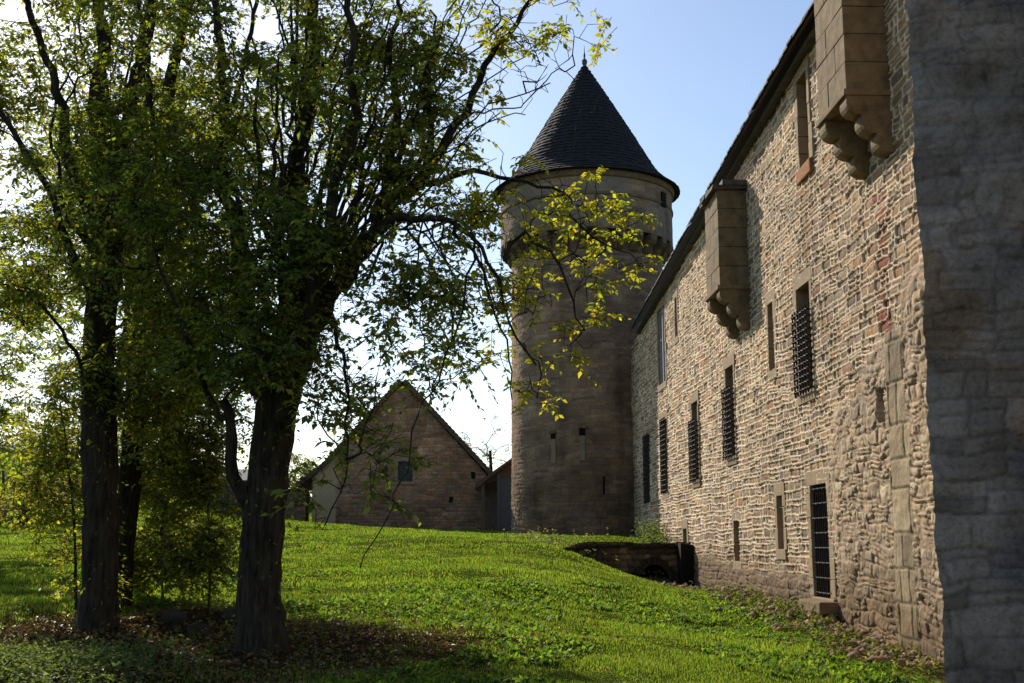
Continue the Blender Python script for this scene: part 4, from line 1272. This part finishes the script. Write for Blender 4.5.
def tree_left():
    T = Tree(32)
    g = on_ground(at(96, 634, 17.0))
    root = empty('broadleaf_tree', tuple(g))
    tag(root, 'dark straight trunked tree at far left with upright limbs', 'tree')
    T.limb([g] + A((97, 610, 17), (98, 540, 17), (96, 470, 17), (95, 400, 17), (98, 330, 17), (104, 280, 17), (112, 230, 17)), 0.245, 0.21)
    T.limb(A((108, 260, 17), (100, 150, 17.1), (95, 70, 17.2), (90, -60, 17.4), (85, -220, 17.6)), 0.17, 0.04)
    T.limb(A((112, 235, 17), (130, 160, 17.2), (145, 80, 17.4), (155, 0, 17.6), (165, -160, 17.8)), 0.15, 0.04)
    T.limb(A((104, 280, 17), (75, 170, 16.7), (50, 85, 16.5), (20, 10, 16.4), (-20, -110, 16.3)), 0.10, 0.03)
    T.limb(A((98, 310, 17), (60, 215, 16.5), (15, 130, 16.2), (-50, 50, 16)), 0.08, 0.02)
    T.limb(A((112, 240, 17), (135, 180, 16.5), (150, 90, 16.3), (140, -20, 16.2)), 0.07, 0.02)
    T.limb(A((96, 400, 17), (60, 330, 16.6), (25, 290, 16.4), (-10, 280, 16.3)), 0.04, 0.01)
    E = [(at(-10, 70, 16.8), (1.2, 1.4, 2.2), 2.2), (at(70, 60, 17.2), (2.5, 2.2, 3.4), 7), (at(20, 255, 16.8), (1.3, 1.3, 0.95), 2.4), (at(150, 330, 17.0), (0.9, 1.0, 1.5), 2.0), (at(150, 180, 16.6), (1.3, 1.2, 1.5), 2.4), (at(60, -200, 17.4), (2.4, 2.2, 2.0), 1.6), (at(110, 380, 17.0), (0.7, 0.8, 1.1), 1.2)]
    whips(T, (106, 270, 17), 14, -40, 220, -60, 120, 0.045)
    T.grow(E, 1150)
    T.mesh(root)
    trunk_sprouts(T, root, 520, 0.4, 5.0)
    T.leaves(root, 8, 0.42, 0.092, yellow=0.3, twiglets=4)

def tree_back():
    T = Tree(33)
    g = on_ground(at(118, 600, 19.5))
    root = empty('broadleaf_tree', tuple(g))
    tag(root, 'thinner leaning tree standing just behind the dark left trunk', 'tree')
    T.limb([g] + A((124, 520, 19.5), (134, 400, 19.5), (138, 330, 19.5), (150, 230, 19.6), (165, 130, 19.7), (185, 30, 19.8), (205, -120, 20)), 0.19, 0.05)
    T.limb(A((140, 320, 19.5), (185, 240, 19.8), (215, 150, 20), (245, 60, 20.2), (270, -60, 20.3)), 0.09, 0.03)
    T.limb(A((150, 230, 19.6), (120, 150, 20), (110, 40, 20.3), (120, -80, 20.4)), 0.08, 0.03)
    E = [(at(190, 60, 19.8), (2.6, 2.0, 3.2), 6), (at(190, 330, 19.8), (1.3, 1.1, 1.6), 2.6), (at(180, -150, 20), (2.2, 2.0, 2.0), 2)]
    T.grow(E, 620)
    T.mesh(root)
    T.leaves(root, 8, 0.45, 0.098, yellow=0.4, twiglets=5)

def sapling(stem, E, n, seed, label, name='sapling', pal=LEAF_PAL, yellow=0.5, r=0.04, per=8, tw=4, size=0.085, cat='tree'):
    T = Tree(seed)
    g = on_ground(at(*stem[0]), 0.05)
    root = empty(name, tuple(g))
    tag(root, label, cat)
    T.limb([g] + A(*stem[1:]), r, r * 0.3)
    T.grow(E, n, 0.2)
    T.mesh(root)
    T.leaves(root, per, 0.32, size, pal, yellow, twiglets=tw)

tree_right(); tree_left(); tree_back()
sapling([(78, 612, 18.0), (74, 540, 18.0), (68, 470, 18.0), (60, 400, 18.0)], [(at(60, 440, 18.1), (0.5, 0.6, 1.1), 1), (at(60, 540, 18.1), (0.5, 0.5, 0.8), .4)], 150, 41, 'slim yellow-leaved sapling left of the dark left trunk', yellow=1.6, r=0.025)
sapling([(165, 560, 20.5), (162, 535, 20.5), (172, 480, 20.5), (185, 410, 20.5)], [(at(165, 455, 20.5), (0.85, 0.8, 1.3), 1), (at(150, 560, 20.4), (0.7, 0.8, 0.5), .35), (at(185, 530, 20.8), (0.5, 0.8, 0.7), .35)], 420, 42, 'yellowish bush between the two big tree trunks', 'shrub', yellow=1.0, cat='shrub', r=0.02)
sapling([(212, 548, 19.0), (210, 520, 19), (205, 470, 19), (212, 400, 19)], [(at(195, 440, 19), (0.7, 0.6, 1.0), 1), (at(195, 560, 19), (0.45, 0.5, 0.3), .25), (at(215, 500, 19), (0.45, 0.5, 0.6), .35)], 300, 43, 'dark green bush close behind the side limb of the forked tree', 'shrub', yellow=0.2, cat='shrub', r=0.02)
def tree_behind():
    T = Tree(36)
    g = np.array([-8.0, 23.6, gz(-8.0, 23.6) - 0.1])
    root = empty('broadleaf_tree', tuple(g))
    tag(root, 'leafy tree standing behind and left of the dark straight trunk', 'tree')
    T.limb([g, g + (0.05, 0, 1.5), g + (-0.1, 0.1, 3.0), g + (0.2, 0.2, 5.0), g + (0.1, 0.1, 8.5)], 0.17, 0.05)
    T.grow([(g + (0.2, 0, 6.6), (2.3, 2.4, 2.0), 1), (g + (0.6, 0, 4.2), (1.3, 1.5, 1.0), .3), (g + (0.0, 0, 8.5), (1.9, 1.9, 1.8), .5)], 430, 0.35)
    T.mesh(root)
    T.leaves(root, 8, 0.5, 0.11, yellow=0.4, twiglets=6)
tree_behind()
def tree_edge():
    T = Tree(35)
    g = np.array([-15.0, 30.5, gz(-15.0, 30.5) - 0.1])
    root = empty('broadleaf_tree', tuple(g))
    tag(root, 'tree whose dark foliage just enters the left edge of the picture', 'tree')
    T.limb([g, g + (0.1, 0, 1.5), g + (0.3, 0.1, 3.2), g + (0.2, 0.2, 5.5)], 0.22, 0.08)
    T.grow([(g + (0.3, 0, 5.2), (2.8, 2.8, 1.7), 1), (g + (-0.5, 0, 7.0), (2.4, 2.4, 1.8), .7)], 420, 0.35)
    T.mesh(root)
    T.leaves(root, 9, 0.5, 0.12, yellow=0.1, twiglets=6)
tree_edge()

# ------------------------------------------------------------------ lawn, weeds, litter
def frustum_ok(x, y, m=1.5):
    return (np.abs(x) < y * 0.44 + m)

def tower_free(x, y):
    wx = 6.55766 - 0.0348 * y
    ok = x < wx - 0.05
    ok &= ~((y > 12.9) & (y < 15.6) & (x > 4.5 + (y - 13) * 0.79))
    ok &= np.hypot(x - 3.3, y - 51.3) > 3.4
    ok &= ~((x > 1.2) & (y > 35.9) & (y < 36.2))
    return ok

def blades(name, x, y, hgt, wid, col, mat, lean=0.5, rng=RNG):
    n = len(x)
    z = soil_z(x, y)
    a = rng.uniform(0, 2 * np.pi, n)
    f = np.stack([np.cos(a), np.sin(a), np.zeros(n)], 1)
    s = np.stack([-np.sin(a), np.cos(a), np.zeros(n)], 1)
    b = np.stack([x, y, z - 0.01], 1)
    ln = lean * rng.random(n)[:, None]
    h = hgt[:, None]; w = wid[:, None]
    mid = b + f * h * ln * 0.35 + np.array([0, 0, 1]) * h * 0.6
    tip = b + f * h * ln * 1.1 + np.array([0, 0, 1]) * h * (1 - 0.3 * ln)
    V = np.stack([b - s * w / 2, b + s * w / 2, mid + s * w * 0.4, mid - s * w * 0.4, tip], 1).reshape(-1, 3)
    i = np.arange(n)[:, None] * 5
    loops = np.concatenate([i + [0, 1, 2, 3], i + [3, 2, 4]], 1).ravel()
    sizes = np.tile([4, 3], n)
    return mesh_np(name, V, loops, sizes, mat, None, np.repeat(col, 5, 0))

def lawn():
    X = []; Y = []; H = []; Wd = []
    for (y0, y1, dens, h, w) in ((11.5, 16, 1600, 0.062, 0.010), (16, 22, 950, 0.062, 0.013), (22, 32, 460, 0.062, 0.018), (32, 44, 230, 0.065, 0.026), (44, 62, 110, 0.075, 0.04), (62, 95, 8, 0.22, 0.09)):
        xm = y1 * 0.44 + 1.5
        x1 = min(xm, 6.6)
        n = int((xm + x1) * (y1 - y0) * dens)
        x = RNG.uniform(-xm, x1, n); y = RNG.uniform(y0, y1, n)
        d = dirt_amount(x, y)
        k = frustum_ok(x, y) & tower_free(x, y) & (RNG.random(n) > d * 1.05)
        x, y = x[k], y[k]
        tuft = fbm(x * 1.3, y * 1.3, 121, 3)
        X.append(x); Y.append(y); H.append(h * (0.85 + 1.0 * tuft) * RNG.uniform(0.6, 1.3, len(x))); Wd.append(np.full(len(x), w))
    x = np.concatenate(X); y = np.concatenate(Y); h = np.concatenate(H); w = np.concatenate(Wd)
    pal = np.array([(0.125, 0.195, 0.032), (0.145, 0.21, 0.036), (0.10, 0.17, 0.028), (0.175, 0.21, 0.045), (0.07, 0.13, 0.024)])
    col = pal[RNG.integers(0, len(pal), len(x))] * RNG.uniform(0.75, 1.2, (len(x), 1))
    dry = RNG.random(len(x)) < 0.10 + 0.12 * fbm(x * 0.4, y * 0.4, 127, 3)
    col[dry] = np.array([0.21, 0.19, 0.08]) * RNG.uniform(0.6, 1.1, (dry.sum(), 1))
    col *= (1 + 0.4 * fbm(x * 0.5, y * 0.35, 123, 4))[:, None]
    o = blades('lawn_grass', x, y, np.maximum(h, 0.02), w, col, M['grass'])
    tag(o, 'bright green sunlit grass covering the slope', 'grass', kind='stuff')
    # broad-leaved clover and plantain among the grass
    n = 9500
    x = RNG.uniform(-7, 5.2, n); y = 11.5 + 14 * RNG.random(n) ** 1.4
    pt = fbm(x * 0.6, y * 0.5, 131, 3)
    k = frustum_ok(x, y) & tower_free(x, y) & (pt > 0.06) & (dirt_amount(x, y) < 0.6)
    x, y = x[k], y[k]; n = len(x); m = 6
    z = ground_z(x, y)
    a = RNG.uniform(0, 2 * np.pi, (n, m))
    d = np.stack([np.cos(a), np.sin(a), RNG.uniform(0.2, 1.3, (n, m))], -1).reshape(-1, 3)
    pos = np.repeat(np.stack([x, y, z + 0.015], 1), m, 0) + RNG.normal(0, 0.02, (n * m, 3)) * np.array([1, 1, 0.3])
    o = leaf_mesh('broadleaf_weeds', pos, d, 0.085, np.array([(0.12, 0.19, 0.035), (0.14, 0.20, 0.035), (0.07, 0.13, 0.03), (0.055, 0.10, 0.03)]), M['grass'], None, RNG, 0.55, 0.2)
    tag(o, 'low broad-leaved weeds scattered through the lawn', 'weeds', kind='stuff')

def litter():
    n = 22000
    x = RNG.uniform(-12, 1.5, n); y = RNG.uniform(11.5, 22, n)
    d = dirt_amount(x, y)
    k = RNG.random(n) < np.clip(d * 1.1, 0.03, 1)
    x, y = x[k], y[k]
    pos = np.stack([x, y, ground_z(x, y) + RNG.uniform(0.008, 0.035, len(x))], 1)
    a = RNG.uniform(0, 2 * np.pi, len(x))
    dr = np.stack([np.cos(a), np.sin(a), RNG.normal(0, 0.25, len(x))], 1)
    o = leaf_mesh('leaf_litter', pos, dr, 0.085, np.array([(0.14, 0.075, 0.03), (0.10, 0.06, 0.03), (0.20, 0.12, 0.04), (0.08, 0.05, 0.028), (0.24, 0.17, 0.05)]), M['litter'], None, RNG, 0.5, 0.4)
    tag(o, 'fallen brown and yellow leaves on the earth under the trees', 'fallen leaves', kind='stuff')

def patch_weeds(name, label, cx, cy, rx, ry, n, hgt, m, size, pal, seed):
    rng = np.random.default_rng(seed)
    x = cx + rng.normal(0, 0.5, n) * rx; y = cy + rng.normal(0, 0.5, n) * ry
    k = tower_free(x, y); x, y = x[k], y[k]; n = len(x)
    z = soil_z(x, y)
    hh = hgt * rng.uniform(0.4, 1.2, n)
    t = rng.random((n, m))
    ax = rng.normal(0, 0.25, (n, 2))
    pos = np.stack([x[:, None] + ax[:, :1] * t * hh[:, None], y[:, None] + ax[:, 1:] * t * hh[:, None], z[:, None] + t * hh[:, None]], -1).reshape(-1, 3)
    a = rng.uniform(0, 2 * np.pi, n * m)
    d = np.stack([np.cos(a), np.sin(a), rng.uniform(-0.1, 0.8, n * m)], 1)
    o = leaf_mesh(name, pos, d, size, np.array(pal), M['grass'], None, rng, 0.5, 0.25)
    tag(o, label, 'weeds', kind='stuff')

lawn(); litter()
def rubble():
    n = 2600
    rng = np.random.default_rng(91)
    y = 16.8 + 20 * rng.random(n) ** 1.3
    wx = 6.55766 - 0.0348 * y
    x = wx - 0.05 - np.abs(rng.normal(0, 0.55, n))
    r = np.minimum(rng.gamma(2.0, 0.018, n) + 0.012, 0.10)
    z = ground_z(x, y) + r * 0.25
    ico = bmesh.new(); bmesh.ops.create_icosphere(ico, subdivisions=1, radius=1.0)
    iv = np.array([v.co[:] for v in ico.verts]); itri = np.array([[v.index for v in f.verts] for f in ico.faces]); ico.free()
    V = iv[None] * (1 + rng.normal(0, 0.16, (n, len(iv), 1))) * (r[:, None] * rng.uniform(0.6, 1.3, (n, 3)))[:, None, :] + np.stack([x, y, z], 1)[:, None]
    T_ = itri[None] + (np.arange(n) * len(iv))[:, None, None]
    col = PAL[rng.integers(0, len(PAL), n)] * rng.uniform(0.5, 1.0, (n, 1))
    o = mesh_np('stone_rubble', V.reshape(-1, 3), T_.reshape(-1, 3), np.full(n * len(itri), 3), M['wall'], None, np.repeat(col, len(iv), 0))
    tag(o, 'loose stone rubble lying along the foot of the castle wall', 'rubble', kind='stuff')
rubble()
G1 = [(0.10, 0.13, 0.06), (0.085, 0.115, 0.05), (0.13, 0.16, 0.08), (0.07, 0.10, 0.04)]
G2 = [(0.07, 0.10, 0.03), (0.10, 0.12, 0.035), (0.055, 0.08, 0.03), (0.12, 0.11, 0.05)]
patch_weeds('nettle_patch', 'pale grey-green weeds in the sunlit bottom left corner', -5.4, 13.4, 1.8, 1.6, 1300, 0.22, 10, 0.055, G1, 61)
patch_weeds('wall_weeds', 'straggling weeds along the foot of the castle wall', 5.1, 21.5, 0.9, 9.0, 420, 0.22, 12, 0.07, G2, 62)
patch_weeds('shade_weeds', 'low weeds around the tree roots', -3.4, 16.5, 2.4, 3.5, 260, 0.16, 8, 0.06, G2, 63)
patch_weeds('ramp_weeds', 'tufts of weeds on and below the stone ramp', 3.6, 35.8, 1.9, 0.4, 40, 0.4, 12, 0.09, G1, 64)
patch_weeds('flowering_weeds', 'straggly pale flowering weeds at the left end of the stone ramp', 1.2, 36.6, 1.3, 0.8, 60, 0.5, 14, 0.08, [(0.14, 0.16, 0.09), (0.2, 0.2, 0.14), (0.10, 0.12, 0.05)], 66)
patch_weeds('ditch_weeds', 'pale tall weeds at the end of the ramp by the castle wall', 4.9, 40.3, 0.7, 1.4, 160, 0.8, 16, 0.11, G1, 65)

# ------------------------------------------------------------------ rocks, fence and far things
def boulder(x, y, r, label, seed, group=None, sq=0.65):
    rng = np.random.default_rng(seed)
    bm = bmesh.new()
    bmesh.ops.create_icosphere(bm, subdivisions=4, radius=1.0)
    ks = rng.normal(0, 1, (7, 3)); ph = rng.uniform(0, 6, 7)
    for v in bm.verts:
        p = np.array(v.co)
        s = 1 + 0.13 * sum(math.sin(2.1 * (k @ p) + f_) for k, f_ in zip(ks, ph)) / 2 + 0.03 * math.sin(9 * p[0] + 7 * p[1] + 5 * p[2])
        q = p * s
        q = np.sign(q) * np.abs(q) ** 0.85
        v.co = (q[0] * r, q[1] * r * 0.85, q[2] * r * sq)
    me = bpy.data.meshes.new('boulder'); bm.to_mesh(me); bm.free()
    for p in me.polygons: p.use_smooth = True
    me.materials.append(M['rock'])
    o = link(bpy.data.objects.new('boulder', me))
    o.location = (x, y, gz(x, y) + r * sq * 0.1); o.rotation_euler = (0, 0, rng.uniform(0, 6))
    tag(o, label, 'rock', group)
boulder(-3.95, 17.4, 0.22, 'large dark rounded rock between the two big trunks', 71)
boulder(-4.75, 17.1, 0.19, 'dark rock half buried beside the left trunk', 72)
boulder(-4.2, 16.5, 0.17, 'low dark rock in front of the large rounded rock', 73)

post0 = None
for i, (px, Y, hh) in enumerate(((4, 52, 1.35), (11, 53, 1.3), (24, 55, 1.3), (33, 56, 1.25))):
    p = at(px, 500, Y)
    b_ = MB()
    lean = (-0.12, 0.18, 0.05, -0.06)[i]
    b_.tube([(0, 0, -0.2), (lean * 0.5, 0, hh * 0.5), (lean, 0, hh)], [0.075, 0.07, 0.06], 8)
    o = b_.build('fence_post', M['oldwood'])
    o.location = (p[0], Y, gz(p[0], Y))
    tag(o, ('leftmost rough wooden fence post at the field edge', 'second wooden fence post leaning to the right at the field edge', 'third upright wooden fence post at the field edge', 'rightmost wooden fence post nearest the sapling')[i], 'post', 'fence posts along the left field')

def bush(name, px, py, Y, r, n, seed, label, pal, cat='bush', yellow=0.2, size=0.12, per=8, trunk=0.05, tw=4, leafy=True, stem_h=None):
    T = Tree(seed)
    c = at(px, py, Y)
    g = np.array([c[0], Y, gz(c[0], Y) - 0.05])
    root = empty(name, tuple(g)); tag(root, label, cat)
    T.limb([g, (g + c) / 2 + np.array([0.1, 0, 0]), c + np.array([0, 0, r[2] * 0.2])], trunk, trunk * 0.4)
    T.grow([(c, r, 1)], n, 0.4, 0.4)
    T.mesh(root, tip_r=0.012 if Y > 40 else 0.006)
    if leafy: T.leaves(root, per, r[0] * 0.35, size, np.array(pal), yellow, twiglets=tw)

DK = [(0.04, 0.06, 0.02), (0.055, 0.075, 0.025), (0.05, 0.07, 0.03)]
HAZE_PAL = [(0.09, 0.11, 0.075), (0.075, 0.10, 0.07)]  # distance haze put into the leaf colour, greyer and paler
bush('hedge_bush', 18, 515, 42, (2.2, 1.2, 1.1), 120, 81, 'brownish hedge bush below the fence posts at the left edge', [(0.09, 0.075, 0.04), (0.07, 0.07, 0.035)], size=0.14)
bush('hedge_bush', 66, 488, 46, (1.6, 1.2, 1.0), 100, 82, 'pale green hedge bush behind the sapling', HAZE_PAL, size=0.15)
bush('distant_tree', -8, 448, 110, (5.5, 4, 3.6), 170, 83, 'haze-tinted distant tree on the field crest at the left edge', HAZE_PAL, cat='tree', size=0.35, trunk=0.3)
bush('distant_tree', 62, 445, 105, (6.5, 4, 3.4), 190, 84, 'haze-tinted round distant tree beyond the sapling', HAZE_PAL, cat='tree', size=0.35, trunk=0.3)
bush('background_tree', 295, 478, 90, (2.6, 2, 1.7), 110, 85, 'small pale tree showing over the yard wall', HAZE_PAL, cat='tree', size=0.22, trunk=0.15)
bush('bare_tree', 490, 460, 78, (2.8, 2, 3.0), 220, 86, 'nearly leafless tree behind the barn and lean-to shed', HAZE_PAL, cat='tree', size=0.14, per=2, tw=2, trunk=0.2)
bush('background_tree', 150, 470, 60, (5.0, 2.5, 3.4), 260, 87, 'broad green tree in the field behind the trunks', [(0.07, 0.09, 0.03), (0.10, 0.115, 0.03)], cat='tree', size=0.2, trunk=0.25, yellow=0.6)
